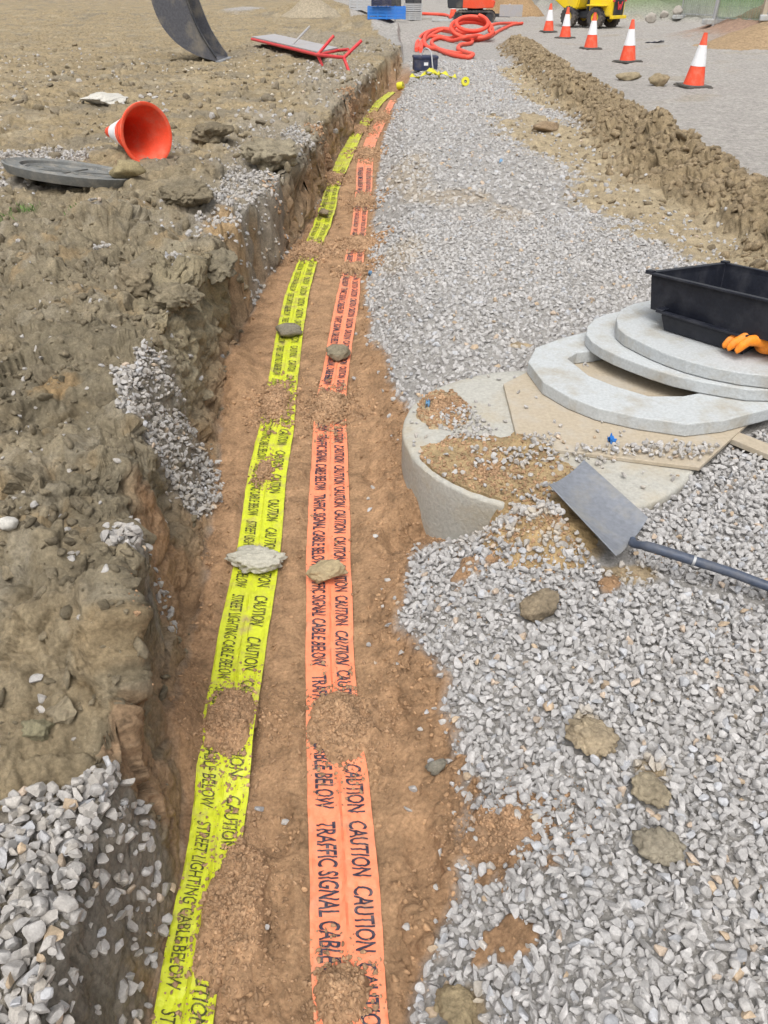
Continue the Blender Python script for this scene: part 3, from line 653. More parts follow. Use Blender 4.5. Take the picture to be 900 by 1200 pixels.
# ---------------------------------------------------------------- heaps and rocks
HEAPS = []
def heap(name, px, py, rxp, ryp, hh, mat, tint, label, cat, seed=0, z=None, group=None, nth=56, nr=22, rough=.010, cell=.026, base=None):
    c = hit(px, py) if z is None else Vector((*G(px, py, z), z))
    rx = abs(G(px + rxp, py, c.z)[0] - G(px - rxp, py, c.z)[0]) / 2; ry = abs(G(px, py - ryp, c.z)[1] - G(px, py + ryp, c.z)[1]) / 2
    th = np.linspace(0, 2 * np.pi, nth, endpoint=False); rr = np.linspace(0, 1, nr + 1)[1:]
    er = (1 + .32 * fbm(np.cos(th) * 1.3 + seed, np.sin(th) * 1.3, th * 0, .9, 5, seed, .7))
    Rg, Tg = np.meshgrid(rr, th, indexing='ij'); x = Rg * np.cos(Tg) * rx * er[None, :]; y = Rg * np.sin(Tg) * ry * er[None, :]
    x = np.concatenate([[0], x.ravel()]); y = np.concatenate([[0], y.ravel()]); q = np.concatenate([[0], Rg.ravel()])
    wxx, wyy = x + c.x, y + c.y; z0 = wxx * 0
    # rest on whatever lies below
    zb = np.array([scene_z(a, b, c.z + .6)[0] for a, b in zip(wxx, wyy)]) if base is None else z0 + base
    if z is not None:                       # soil lying on the round chamber top stays on it
        wr = np.hypot(wxx - RING[0], wyy - RING[1]); kk = np.minimum(1, .585 / np.maximum(wr, .01)); wxx = RING[0] + (wxx - RING[0]) * kk; wyy = RING[1] + (wyy - RING[1]) * kk
        x = wxx - c.x; y = wyy - c.y; zb = np.maximum(zb, .034)
    zb = np.minimum(zb, np.median(zb) + .03)
    if base is None:
        for _ in range(6):
            g_ = zb[1:].reshape(nr, nth); g_ = (g_ * 2 + np.roll(g_, 1, 1) + np.roll(g_, -1, 1) + np.vstack([g_[:1], g_[:-1]]) + np.vstack([g_[1:], g_[-1:]])) / 6; zb = np.concatenate([[g_[0].mean()], np.maximum(g_.ravel(), zb[1:] - .004) if z is None else zb[1:]])
    f1, f2, cc = worley(wxx, wyy, z0, cell, seed); n = fbm(wxx, wyy, z0, max(rx, .03) * .9, 4, seed + 7)
    hh *= 1.35 if (z is None and py > 330) else .8 if py < 330 else 1
    prof = np.clip(1 - q ** 1.5, 0, 1) * (.7 + .9 * n) * hh
    if z is not None: prof = prof * sstep(.588, .53, np.hypot(wxx - RING[0], wyy - RING[1]))
    fall = np.clip((1 - q) * 5, 0, 1)
    zt = zb + prof + fall * rough * (np.sqrt(np.clip(1 - (f1 / .7) ** 2, 0, 1)) * (.3 + cc)) + .004 * fall - .010 * (1 - fall)
    V = np.stack([x, y, zt - c.z], -1)
    Fs = [(0, 1 + k, 1 + (k + 1) % nth) for k in range(nth)]
    for i in range(nr - 1):
        for k in range(nth):
            Fs.append((1 + i * nth + k, 1 + (i + 1) * nth + k, 1 + (i + 1) * nth + (k + 1) % nth, 1 + i * nth + (k + 1) % nth))
    # closed underside so it is a solid body
    b = len(V); V = np.concatenate([V, [[0, 0, float(np.min(V[:, 2])) - .01]]]); o0 = 1 + (nr - 1) * nth
    for k in range(nth): Fs.append((o0 + k, b, o0 + (k + 1) % nth))
    me = py_mesh(name, V, Fs); o = link(name, me, mat, smooth=True); o.location = c
    at = me.color_attributes.new('tint', 'FLOAT_COLOR', 'POINT'); vv = 1 + .12 * np.concatenate([n, [0]]); cl = np.ones((len(V), 4), np.float32); cl[:, :3] = np.array(tint)[None] * vv[:, None]; at.data.foreach_set('color', cl.ravel())
    tag(o, label, cat, group); HEAPS.append((c.x, c.y, rx, ry)); return o
SANDC = (.375, .232, .13)
for i, (px, py, rx, ry, hh, lb) in enumerate([
        (271, 855, 31, 44, .030, 'brown sand heap across the yellow tape, level with the sand heap on the orange tape'),
        (276, 1072, 42, 104, .034, 'largest brown sand heap, burying the near end of the yellow tape'),
        (322, 474, 17, 18, .02, 'small sand heap hiding part of the yellow tape, beside the concrete ring'),
        (310, 556, 9, 13, .012, 'tiny smear of sand on the left half of the yellow tape'),
        (404, 852, 46, 42, .035, 'crumbly brown sand heap across the orange tape, the second nearest on it'),
        (400, 1168, 34, 42, .035, 'crumbly sand heap on the near end of the orange tape under the word CABLE'),
        (386, 482, 26, 18, .03, 'sand heap across the orange tape beyond the brown rock'),
        (362, 296, 22, 6, .045, 'sand ridge burying the yellow tape where it bends up the trench'),
        (420, 318, 16, 5, .03, 'sand strip across the orange tape beside the grey gravel edge'),
        (425, 288, 18, 6, .03, 'low sand strip across the orange tape just beyond another strip'),
        (428, 236, 14, 6, .03, 'sand strip over the orange tape far along the trench'),
        (430, 182, 12, 5, .04, 'sand heap over the orange tape at the far narrow stretch'),
        (388, 213, 14, 4, .04, 'dark sand strip lying across the yellow tape in the far trench'),
        (420, 154, 13, 4, .05, 'sand heap over the yellow tape near the far end'),
        (444, 138, 11, 5, .06, 'farthest sand heap over the orange tape')]):
    heap('sand_heap', px, py, rx, ry, hh, M_sand, SANDC, lb, 'sand heap', seed=11 + i * 3, group='sand heaps weighing down the tapes', nth=72 if py > 400 else 36, nr=30 if py > 400 else 12)

def ico(sub):
    bm = bmesh.new(); bmesh.ops.create_icosphere(bm, subdivisions=sub, radius=1.0); V = np.array([v.co[:] for v in bm.verts]); Fs = np.array([[v.index for v in f.verts] for f in bm.faces]); bm.free(); return V, Fs
ICO = {k: ico(k) for k in (1, 2, 3, 4, 5)}
def cut_rock(V, r, planes=9, lo=.55, hi=.9):
    V = V.copy()
    for _ in range(planes):
        n = r.normal(size=3); n /= np.linalg.norm(n); d = r.uniform(lo, hi); t = V @ n; m = t > d; V[m] -= (t[m] - d)[:, None] * n
    return V
def rock(name, px, py, wp, hp, thick, label, cat, tint, seed, angular=.5, sub=4, rot=0, sink=.25, lump=.25, group=None, mat=None):
    c = hit(px, py + hp * .3); z, _, _ = scene_z(c.x, c.y, c.z + .5); c.z = z
    dist = math.hypot(c.y, CAMZ - c.z); pm = FPX / (c.y * math.cos(PITCH) + (CAMZ - c.z) * math.sin(PITCH))
    rx = wp / pm / 2; rz = thick / 2; sinv = (CAMZ - c.z) / math.hypot(c.y, CAMZ - c.z)
    ry = max(rx * .5, (hp / pm / 2 - rz * math.cos(math.asin(sinv)) * .8) / max(sinv, .25))
    r = np.random.default_rng(seed); V, Fs = ICO[sub]; V = cut_rock(V, r, int(14 * angular) + 3, .6, .95)
    x, y, zz = V.T; V = V * (1 + lump * fbm(x + seed, y, zz, 1.1, 5, seed, .55))[:, None]
    zq = zz * min(1, rz / rx); f1, f2, cc = worley(x + seed, y, zq, .45, seed); V = V * (1 + lump * .45 * (np.clip((f2 - f1) / .35, 0, 1) * (.4 + cc) - .5))[:, None]
    f1, f2, cc = worley(x + seed, y, zq, .17, seed + 1); V = V * (1 + lump * .16 * (np.clip((f2 - f1) / .35, 0, 1) * (.4 + cc) - .5))[:, None]
    V = V * np.array([rx, ry, rz]); cr, sr = math.cos(rot), math.sin(rot); V = V @ np.array([[cr, sr, 0], [-sr, cr, 0], [0, 0, 1]])
    V[:, 2] += rz * (1 - sink)
    o = link(name, np_mesh(name, V, Fs, np.array(tint)[None] * (1 + .12 * fbm(x * 2, y * 2, zz * 2, 1, 3, seed + 5))[:, None], True), mat or M_clod, smooth=None); o.location = c
    tag(o, label, cat, group); return o
RK = [('stone', 301, 654, 72, 40, .07, 'pale knobbly stone lying across the yellow tape', 'stone', (.42, .40, .33), 1, .4, 4, .1, .1, .35),
      ('stone', 386, 671, 50, 36, .075, 'brown and grey stone holding down the orange tape', 'stone', (.34, .27, .16), 2, .7, 4, .3, .1, .2),
      ('clay_lump', 340, 388, 30, 22, .07, 'grey clay lump sitting on the yellow tape at mid distance', 'clay lump', (.27, .24, .18), 3, .2, 3, 0, .15, .4),
      ('clay_lump', 396, 413, 34, 22, .07, 'grey-brown clay lump lying on the orange tape, level with the concrete ring', 'clay lump', (.30, .26, .18), 4, .2, 3, .4, .15, .4),
      ('clay_lump', 380, 254, 13, 12, .06, 'little clay lump on the yellow tape far up the trench', 'clay lump', (.27, .21, .14), 5, .2, 3, 0, .15, .3),
      ('clay_lump', 631, 706, 56, 46, .10, 'large brown clay lump on the gravel below the shovel blade', 'clay lump', (.31, .25, .17), 6, .5, 4, .5, .2, .2),
      ('clay_lump', 691, 853, 56, 60, .06, 'tan two-lobed clay lump on open gravel, the middle one of the gravel lumps', 'clay lump', (.44, .355, .24), 7, .3, 4, .6, .35, .4),
      ('clay_lump', 760, 917, 48, 50, .06, 'olive clay lump on the gravel between a tan lump and a greenish lump', 'clay lump', (.41, .345, .24), 8, .4, 4, -.4, .3, .3),
      ('clay_lump', 768, 984, 58, 50, .07, 'greenish grey clay lump on gravel, nearest of the gravel lumps', 'clay lump', (.37, .325, .245), 9, .4, 4, -.2, .25, .35),
      ('clay_lump', 537, 1168, 50, 56, .05, 'yellow-brown clay lump in the gravel edge right of the orange tape end', 'clay lump', (.38, .30, .18), 10, .4, 4, .3, .4, .3),
      ('clay_lump', 511, 897, 26, 24, .05, 'small grey lump on bare sand beside the gravel edge', 'clay lump', (.27, .25, .20), 12, .3, 3, .3, .2, .3),
      ('stone', 125, 113, 50, 28, .14, 'pale whitish stone on bare soil beyond the fallen cone', 'stone', (.50, .48, .43), 13, .5, 4, .1, .2, .25),
      ('clay_lump', 320, 178, 66, 40, .22, 'big rounded tan clay lump on the bank right of the fallen cone', 'clay lump', (.29, .25, .175), 14, .3, 5, .2, .4, .4),
      ('clay_lump', 160, 325, 46, 44, .14, 'upright khaki clay block at the bank top above the gravel chute', 'clay lump', (.25, .205, .135), 15, .7, 5, .3, .34, .4),
      ('clay_lump', 212, 350, 50, 46, .13, 'broken khaki clay block leaning over the trench, right of another block', 'clay lump', (.25, .21, .14), 16, .7, 5, -.3, .34, .4),
      ('clay_lump', 262, 335, 42, 50, .14, 'clay block on the trench lip where the trench starts to narrow', 'clay lump', (.24, .205, .14), 18, .6, 5, .2, .34, .4),
      ('clay_lump', 250, 155, 50, 32, .2, 'dark clay lump directly right of the fallen cone mouth', 'clay lump', (.20, .165, .11), 20, .4, 5, .2, .4, .4),
      ('clay_lump', 150, 200, 42, 26, .15, 'ochre clay lump propping the fallen cone mouth', 'clay lump', (.34, .28, .16), 21, .4, 3, .2, .3, .3),
      ('clay_lump', 220, 225, 54, 36, .15, 'brown clay lump below the fallen cone, above the clay blocks', 'clay lump', (.22, .185, .125), 22, .4, 5, .2, .34, .4),
      ('clay_lump', 640, 150, 34, 14, .14, 'loose brown clod on the gravel in front of the clay ridge', 'clay lump', (.30, .22, .14), 23, .4, 3, .2, .3, .35),
      ('clay_lump', 770, 96, 24, 16, .26, 'clod pile lying on the haul road behind the clay ridge', 'clay lump', (.30, .24, .15), 24, .4, 3, .2, .3, .35),
      ('clay_lump', 737, 90, 34, 12, .16, 'flat tan clod on the haul road between the ridge and two cones', 'clay lump', (.34, .28, .18), 25, .4, 3, .2, .3, .35),
      ('stone', 12, 615, 30, 12, .04, 'small pale stone lodged in the left clay bank', 'stone', (.48, .46, .42), 26, .7, 3, .2, .3, .1),
      ('clay_lump', 45, 850, 40, 36, .05, 'olive clay lump at the upper edge of the left gravel patch', 'clay lump', (.30, .27, .17), 27, .4, 4, .2, .3, .35)]
for k in RK:
    rock(*k[:7], k[7], k[8], k[9], angular=k[10], sub=k[11] + (1 if k[3] > 45 else 0) if k[11] < 5 else 5, rot=k[12], sink=k[13], lump=k[14], mat=M_stone if k[0] == 'stone' else M_clod)

# ---------------------------------------------------------------- chamber ring, board, cover slabs
bm = bmesh.new(); seg = 200
prof = [(0, -.30), (.604, -.30), (.604, -.24), (.604, -.18), (.604, -.12), (.604, -.07), (.604, -.03), (.604, .016), (.603, .022), (.599, .027), (.592, .031), (.56, .033), (.5, .0335), (.44, .034), (.2, .036), (.0001, .036)]
rings, fs = add_lathe(bm, prof[1:], seg)
bm.faces.new(rings[0][::-1])
for v in bm.verts:
    a = np.array([v.co.x * 4, v.co.y * 4, v.co.z * 4]); n = float(fbm(a[:1], a[1:2], a[2:], .6, 3, 8)[0])
    rr = math.hypot(v.co.x, v.co.y); n2_ = float(fbm(a[:1] * 4, a[1:2] * 4, a[2:] * 4, .6, 3, 9)[0]); v.co.z += .004 * n * (v.co.z > 0) - .010 * max(0, n2_) * (v.co.z > 0) * (rr > .57)
    if rr > .5: k_ = 1 + .006 * n - .010 * max(0, n2_ - .1) * (v.co.z > -.03) + .003 * n2_; v.co.x *= k_; v.co.y *= k_
o = link('chamber_ring', bm_mesh(bm), M_ring, smooth=True); o.location = (RING[0], RING[1], 0)
tag(o, 'round concrete manhole chamber top half buried at the trench edge', 'manhole chamber')
def xy(pts, z): return [G(px, py, z) for px, py in pts]
def recenter(o):
    me = o.data; n = len(me.vertices); co = np.empty(n * 3, np.float32); me.vertices.foreach_get('co', co); co = co.reshape(-1, 3); c = np.array([(co[:, 0].min() + co[:, 0].max()) / 2, (co[:, 1].min() + co[:, 1].max()) / 2, co[:, 2].min()], np.float32)
    me.vertices.foreach_set('co', (co - c).ravel()); me.update(); o.location = Vector(c.tolist()) + o.location; return o
bm = bmesh.new(); add_prism(bm, xy([(590, 450), (608, 522), (820, 548), (905, 470), (900, 400), (680, 405)], .052), .036, .054)
o = link('board', bm_mesh(bm), M_wood); bevel_mod(o, .003); recenter(o); tag(o, 'flat tan timber board lying on the manhole top under the cover slabs', 'board')
bm = bmesh.new(); add_prism(bm, xy([(834, 503), (846, 497), (960, 541), (950, 552)], .05), .02, .045)
o = link('timber_lath', bm_mesh(bm), M_wood); bevel_mod(o, .003); recenter(o); tag(o, 'narrow timber lath on gravel in front of the cover slabs', 'timber')
def slab(name, outer, z0, z1, label, inner=None, tilt=None, mat=M_conc):
    pts = catmull(xy(outer, z1), 1 if inner else 2, True); bm = bmesh.new()
    if inner is None: vs = add_prism(bm, pts, z0, z1)
    else:
        ip = xy(inner, z1)
        for z in (z0, z1):
            A = [bm.verts.new((*p, z)) for p in pts]; B = [bm.verts.new((*p, z)) for p in ip]
            es = [bm.edges.new((L[i], L[(i + 1) % len(L)])) for L in (A, B) for i in range(len(L))]
            bmesh.ops.triangle_fill(bm, edges=es, use_beauty=True)
            if z == z0: A0, B0 = A, B
        for P0, P1 in ((A0, A), (B0, B)):
            for i in range(len(P0)): bm.faces.new((P0[i], P0[(i + 1) % len(P0)], P1[(i + 1) % len(P0)], P1[i]))
    o = link(name, bm_mesh(bm), mat); bevel_mod(o, .005, 2, 40); recenter(o)
    if tilt: o.rotation_euler = tilt
    o['kind'] = 'thing'; o['label'] = label; o['category'] = 'cover slab'; o['group'] = 'concrete cover slabs stacked beside the manhole'
    return o
slab('cover_slab', [(619, 424), (628, 407), (658, 396), (690, 388), (760, 372), (850, 366), (925, 376), (972, 410), (965, 450), (905, 478), (850, 492), (806, 497), (750, 489), (700, 478), (667, 465), (637, 448)], .056, .115,
     'lowest concrete cover slab, a thick ring with a long angular opening', inner=[(665, 420), (676, 413), (697, 411), (740, 402), (835, 400), (868, 425), (832, 458), (800, 464), (760, 464), (720, 452), (690, 440)])
slab('cover_slab', [(687, 392), (696, 374), (728, 364), (800, 352), (880, 352), (950, 368), (985, 405), (960, 440), (905, 457), (850, 452), (790, 440), (740, 423), (706, 408)], .118, .172,
     'middle concrete cover slab, dusted with brown soil along its exposed rim', tilt=(0.0, .0, 0))
slab('cover_slab', [(724, 384), (728, 362), (765, 351), (830, 346), (905, 350), (965, 368), (990, 400), (978, 438), (905, 441), (833, 430), (783, 415), (747, 399)], .175, .232,
     'topmost concrete cover slab, carrying the black trays and the gloves')

for (px, py, rx, ry, hh, tn, lb, sd) in [(572, 556, 112, 52, .026, (.34, .25, .135), 'thin ochre soil spread over the front of the manhole chamber top', 61), (628, 628, 78, 40, .075, (.33, .235, .12), 'ochre soil heap spilling off the manhole under the shovel blade', 62),
      (520, 480, 34, 26, .012, (.36, .28, .17), 'patch of tan grit on the left of the manhole chamber top', 63), (600, 962, 56, 36, .03, (.29, .185, .11), 'reddish sand dumped on the gravel right of the trench, beside the gravel edge', 64)]:
    bpy.context.view_layer.update(); DG = bpy.context.evaluated_depsgraph_get()
    heap('soil_heap', px, py, rx, ry, hh, M_sand, tn, lb, 'soil heap', seed=sd, nth=90, nr=36, z=None if py > 600 else .036, group='loose soil heaps around the manhole', rough=.008)
# ---------------------------------------------------------------- black trays
def tray(name, O, e1, e2, w, l, hgt, label, ribs=3, lat=False):
    e1 = Vector(e1).normalized(); e2 = Vector(e2).normalized(); n = e2.cross(e1).normalized(); e1 = n.cross(e2).normalized()
    root = thing(name, label, 'tray', (0, 0, 0), 'black plastic trays on the cover slabs')
    M = Matrix(((e2.x, e1.x, n.x, O[0]), (e2.y, e1.y, n.y, O[1]), (e2.z, e1.z, n.z, O[2]), (0, 0, 0, 1)))
    t = .006; tp = .018; bm = bmesh.new()
    def q(x0, y0, z0_, x1, y1): return [bm.verts.new((x0, y0, z0_)), bm.verts.new((x1, y0, z0_)), bm.verts.new((x1, y1, z0_)), bm.verts.new((x0, y1, z0_))]
    loops = [q(tp, tp, -hgt, l - tp, w - tp), q(0, 0, -.02, l, w), q(0, 0, 0, l, w), q(t, t, 0, l - t, w - t), q(t, t, -.02, l - t, w - t), q(tp + t, tp + t, -hgt + t, l - tp - t, w - tp - t)]
    for A, B in zip(loops, loops[1:]):
        for i in range(4): bm.faces.new((A[i], A[(i + 1) % 4], B[(i + 1) % 4], B[i]))
    bm.faces.new(loops[0][::-1]); bm.faces.new(loops[-1])
    body = link('tray_body', bm_mesh(bm), M_blackp, root); bevel_mod(body, .004, 2)
    bm = bmesh.new(); fl = .022
    a = q(-fl, -fl, -.004, l + fl, w + fl); b = q(-fl, -fl, .005, l + fl, w + fl); c_ = q(t + .001, t + .001, .005, l - t - .001, w - t - .001); d_ = q(t + .001, t + .001, -.004, l - t - .001, w - t - .001)
    for A, B in ((a, b), (b, c_), (c_, d_), (d_, a)):
        for i in range(4): bm.faces.new((A[i], A[(i + 1) % 4], B[(i + 1) % 4], B[i]))
    for (x, y) in ((-.005, -.005), (l + .005, -.005), (l + .005, w + .005), (-.005, w + .005)): add_box(bm, (x, y, .009), (.035, .035, .008), bev=.002)
    rim = link('rim', bm_mesh(bm), M_blackp, root); bevel_mod(rim, .002)
    bm = bmesh.new()
    for k in range(1, ribs + 1): add_box(bm, (l * k / (ribs + 1), w / 2, -hgt + .014), (.012, w - 2 * tp - 2 * t, .016))
    for k in range(1, 3): add_box(bm, (l / 2, w * k / 3, -hgt + .012), (l - 2 * tp - 2 * t, .01, .012))
    link('floor_ribs', bm_mesh(bm), M_blackp, root)
    root.matrix_world = M; return root
zc = .46; O = Vector((*G(764, 320, zc), zc)); far_c = Vector((*G(857, 309, .40), .40)); nr_c = Vector((*G(897, 351, .50), .50))
tray('tray', O, far_c - O, nr_c - O, .58, .74, .165, 'deep black plastic tray sitting crooked on top of a shallower tray')
O2 = Vector((*G(776, 365, .325), .325)); tray('tray', O2, (.70, .66, -.02), (.66, -.72, -.0), .45, .42, .088, 'shallow black ribbed tray squashed beneath the deep tray', ribs=5)

# ---------------------------------------------------------------- gloves
def glove(loc, rz, label, curl=.4, s=1.0, flip=1):
    root = thing('glove', label, 'glove', loc, 'orange work gloves on the cover slab', rz)
    root.rotation_euler = (.15 * flip, -.1, rz)
    bm = bmesh.new()
    add_tube(bm, [(-.055, 0, .022), (-.02, 0, .026), (.02, 0, .028), (.06, 0, .026), (.075, 0, .022)], [.034, .043, .046, .044, .034], 14)
    for v in bm.verts: v.co.z = (v.co.z - .026) * .55 + .026
    for k, (yy, ln) in enumerate([(-.033, .062), (-.011, .078), (.011, .074), (.032, .058)]):
        pts = [(.05, yy, .026), (.085, yy * 1.15, .032), (.085 + ln * .5, yy * 1.25, .030), (.085 + ln * .85, yy * 1.25, .030 - curl * .03), (.085 + ln, yy * 1.2, .026 - curl * .045)]
        add_tube(bm, pts, [.012, .0125, .012, .0115, .007], 10)
    add_tube(bm, [(-.02, -.03 * flip, .026), (.015, -.06 * flip, .026), (.05, -.075 * flip, .022), (.07, -.078 * flip, .018)], [.014, .014, .013, .008], 10)
    body = link('glove_body', bm_mesh(bm), M_glove, root, True)
    m = body.modifiers.new('join', 'REMESH'); m.mode = 'VOXEL'; m.voxel_size = .0032; m.use_smooth_shade = True
    m = body.modifiers.new('soft', 'SMOOTH'); m.iterations = 4
    bm = bmesh.new(); rings, _ = add_lathe(bm, [(.034, 0), (.037, .03), (.036, .06), (.032, .06), (.032, 0)], 20)
    bm.transform(Matrix.Translation((-.05, 0, .025)) @ Matrix.Diagonal((1, 1, .6, 1)) @ Matrix.Rotation(-math.pi / 2, 4, 'Y')); link('cuff', bm_mesh(bm), M_cuff, root, True)
    root.scale = (s, s, s * 1.45); return root
g = G(912, 414, .25); glove((g[0], g[1], .236), math.radians(176), 'orange work glove lying palm down, the one with its fingers toward the trays', .5, 1.45)
g = G(916, 396, .27); glove((g[0], g[1], .285), math.radians(205), 'orange work glove lying crumpled on top of the other glove', .2, 1.45, -1)

# ---------------------------------------------------------------- shovel
zb = .10
c0, c1, c2, c3 = [Vector((*G(px, py, z), z)) for px, py, z in ((643, 569, .13), (684, 540, .09), (758, 612, .055), (721, 657, .075))]
root = thing('shovel', 'square-mouthed steel shovel with blue-grey shaft resting on sandy gravel', 'shovel', tuple((c2 + c3) / 2))
bm = bmesh.new(); nu_, nv_ = 18, 12; g_ = []
for i in range(nu_ + 1):
    row = []
    for j in range(nv_ + 1):
        u, v = i / nu_, j / nv_; p = (c0 * (1 - u) + c3 * u) * (1 - v) + (c1 * (1 - u) + c2 * u) * v
        e = abs(v - .5) * 2; p = p + Vector((0, 0, .022 * e ** 3 * (.3 + .7 * u) - .012 * (1 - e * e) * 1 + .012 * max(0, u - .75) * 4 * (1 - e))); row.append(bm.verts.new(p - root.location))
    g_.append(row)
for i in range(nu_):
    for j in range(nv_): bm.faces.new((g_[i][j], g_[i + 1][j], g_[i + 1][j + 1], g_[i][j + 1]))
bl = link('blade', bm_mesh(bm), M_steel, root, True); m = bl.modifiers.new('thick', 'SOLIDIFY'); m.thickness = .0035; m.offset = 1; bevel_mod(bl, .0015)
A = (c2 + c3) / 2 + Vector((0, 0, .02)); pts = [A + (c0 + c1 - c2 - c3) * .10 + Vector((0, 0, .0)), A]
P1 = [(742, 637, .085), (757, 640, .11), (775, 645, .115), (813, 657, .105), (860, 672, .09), (900, 687, .08), (1000, 720, .06), (1110, 757, .05)]
pts2 = [Vector((*G(a, b, z), z)) for a, b, z in P1]
bm = bmesh.new(); add_tube(bm, [p - root.location for p in [Vector(v) for v in catmull([A - (A - pts2[0]) * .4] + pts2[:4], 5)]], [.010] * 4 + [.0135] * 6 + [.0165] * 11, 16); link('socket', bm_mesh(bm), M_shaft, root, True)
bm = bmesh.new(); add_tube(bm, [p - root.location for p in [Vector(v) for v in catmull(pts2[3:], 5)]], .0155, 16); link('shaft', bm_mesh(bm), M_shaft, root, True)
d_ = (pts2[4] - pts2[3]).normalized(); bm = bmesh.new(); add_tube(bm, [pts2[3] - d_ * .004 - root.location, pts2[3] + d_ * .004 - root.location], .0178, 16); link('collar', bm_mesh(bm), M_galv, root, True)
bm = bmesh.new(); e = pts2[-1] - root.location; sd_ = d_.cross(Vector((0, 0, 1))).normalized()
add_tube(bm, [e - sd_ * .06 + d_ * .09, e + sd_ * .06 + d_ * .09], .014, 12); add_tube(bm, [e, e - sd_ * .05 + d_ * .09], .009, 10); add_tube(bm, [e, e + sd_ * .05 + d_ * .09], .009, 10); link('handle', bm_mesh(bm), M_shaft, root, True)

# ---------------------------------------------------------------- traffic cones
def cone_parts(root, H=.75, base=True):
    rb = .17 * H / .75; rt = .028 * H / .75; t = .004
    rad = lambda z: rb + (rt - rb) * (z / H)
    def shell(z0, z1, off=0, th=None):
        return [(rad(z0) + off, z0), (rad(z1) + off, z1)]
    bm = bmesh.new(); n = 10; prof = [(rad(H * k / n), H * k / n) for k in range(n + 1)] + [(rt * .6, H)] + [(max(rad(H * k / n) - t, .006), H * k / n) for k in range(n, -1, -1)]
    add_lathe(bm, prof, 32); link('cone_body', bm_mesh(bm), M_cone, root, True)
    bm = bmesh.new(); z0, z1 = H * .40, H * .78; add_lathe(bm, [(rad(z0) + .0005, z0), (rad(z0) + .004, z0 + .002), (rad(z1) + .004, z1 - .002), (rad(z1) + .0005, z1)], 32); link('reflective_sleeve', bm_mesh(bm), M_white, root, True)
    if base:
        bm = bmesh.new(); b = .50 * H / .75; add_box(bm, (0, 0, .022), (b * .82, b * .82, .044), bev=.012); 
        for sx in (-1, 1):
            for sy in (-1, 1): add_box(bm, (sx * b * .36, sy * b * .36, .014), (.09, .09, .028), bev=.006)
        link('base', bm_mesh(bm), M_rub, root, True)
def standing_cone(px, py, H, label, rz=0, tilt=0):
    c = hit(px, py); root = thing('traffic_cone', label, 'traffic cone', c, 'traffic cones along the haul road'); root.rotation_euler = (tilt, tilt * .5, rz); cone_parts(root, H); return root
standing_cone(812, 102, .80, 'nearest red and white traffic cone on the haul road, leaning slightly', .3, .04)
standing_cone(735, 73, .80, 'red and white traffic cone in front of the clod pile, second nearest', .5, -.02)
standing_cone(692, 57.5, .80, 'red and white traffic cone close in front of the yellow dumper', .1)
standing_cone(662, 45, .80, 'red and white traffic cone left of the dumper wheels, fourth from the camera', .8)
standing_cone(642.5, 37.5, .80, 'smallest looking red and white cone in the row, farthest up the road', .2)
standing_cone(531, 20.5, .80, 'red and white traffic cone beside the small excavator tracks', .2)
# the fallen one
_mz = gz(*G(176, 178, .42)) + .17; mouth = Vector((*G(172, 158, _mz), _mz)); tip = Vector((*G(112, 151, .66), .66)); ax = Vector((-.74, .64, -.06)).normalized()
L_ = .60; root = thing('traffic_cone', 'orange cone lying on its side with its open mouth showing', 'traffic cone', mouth)
bm = bmesh.new(); R0 = .232
prof = [(R0 + .018, -.006), (R0 + .020, .006), (R0, .014), (R0 * .93, .05), (.172, .12), (.168, .13), (.158, .135), (.146, .19), (.14, .195), (.125, .27), (.093, .38), (.060, .50), (.040, L_ - .015), (.030, L_), (.014, L_),
        (.026, L_ - .03), (.052, .50), (.086, .38), (.118, .27), (.135, .19), (.160, .12), (R0 * .93 - .008, .05), (R0 - .010, .0), (R0 + .004, -.008), (R0 + .018, -.006)]
add_lathe(bm, prof, 48); M4 = ax.to_track_quat('Z', 'Y').to_matrix().to_4x4(); bm.transform(M4); bmesh.ops.remove_doubles(bm, verts=bm.verts, dist=1e-5); link('cone_body', bm_mesh(bm), M_cone, root, True)
bm = bmesh.new(); add_lathe(bm, [(.114, .305), (.120, .307), (.068, .485), (.058, .483)], 40); bm.transform(M4); link('reflective_sleeve', bm_mesh(bm), M_white, root, True)
bm = bmesh.new(); add_lathe(bm, [(.148, .18), (.156, .182), (.150, .202), (.142, .204)], 40); add_lathe(bm, [(.134, .235), (.141, .237), (.136, .255), (.129, .257)], 40); bm.transform(M4); link('rib', bm_mesh(bm), M_cone, root, True)

# ---------------------------------------------------------------- half-buried grey ring on the left
c = hit(84, 207); root = thing('manhole_frame', 'grey oval plastic manhole frame half buried in gravel on the left bank', 'manhole frame', (c.x, c.y, c.z + .03)); root.rotation_euler = (math.radians(-7), math.radians(7), math.radians(-8))
bm = bmesh.new(); add_lathe(bm, [(.36, -.03), (.47, -.035), (.49, .0), (.50, .028), (.485, .034), (.47, .02), (.44, .012), (.40, .014), (.385, .030), (.37, .030), (.36, -.03)], 64)
bm.transform(Matrix.Diagonal((1, .85, 1, 1))); link('outer_frame', bm_mesh(bm), M_gplas, root, True)
bm = bmesh.new(); add_lathe(bm, [(.001, -.012), (.34, -.012), (.35, .012), (.33, .014), (.32, .0), (.001, .0)], 64)
for k in range(8): add_box(bm, (.17 * math.cos(k * math.pi / 4), .17 * math.sin(k * math.pi / 4), .004), (.30, .012, .012), rot=Matrix.Rotation(k * math.pi / 4, 3, 'Z'))
bm.transform(Matrix.Diagonal((1, .85, 1, 1))); link('inner_lid', bm_mesh(bm), M_gplas, root, False)

M_lblue = obj_mat('pale blue plastic', (.18, .38, .62), .6, amount=.4)
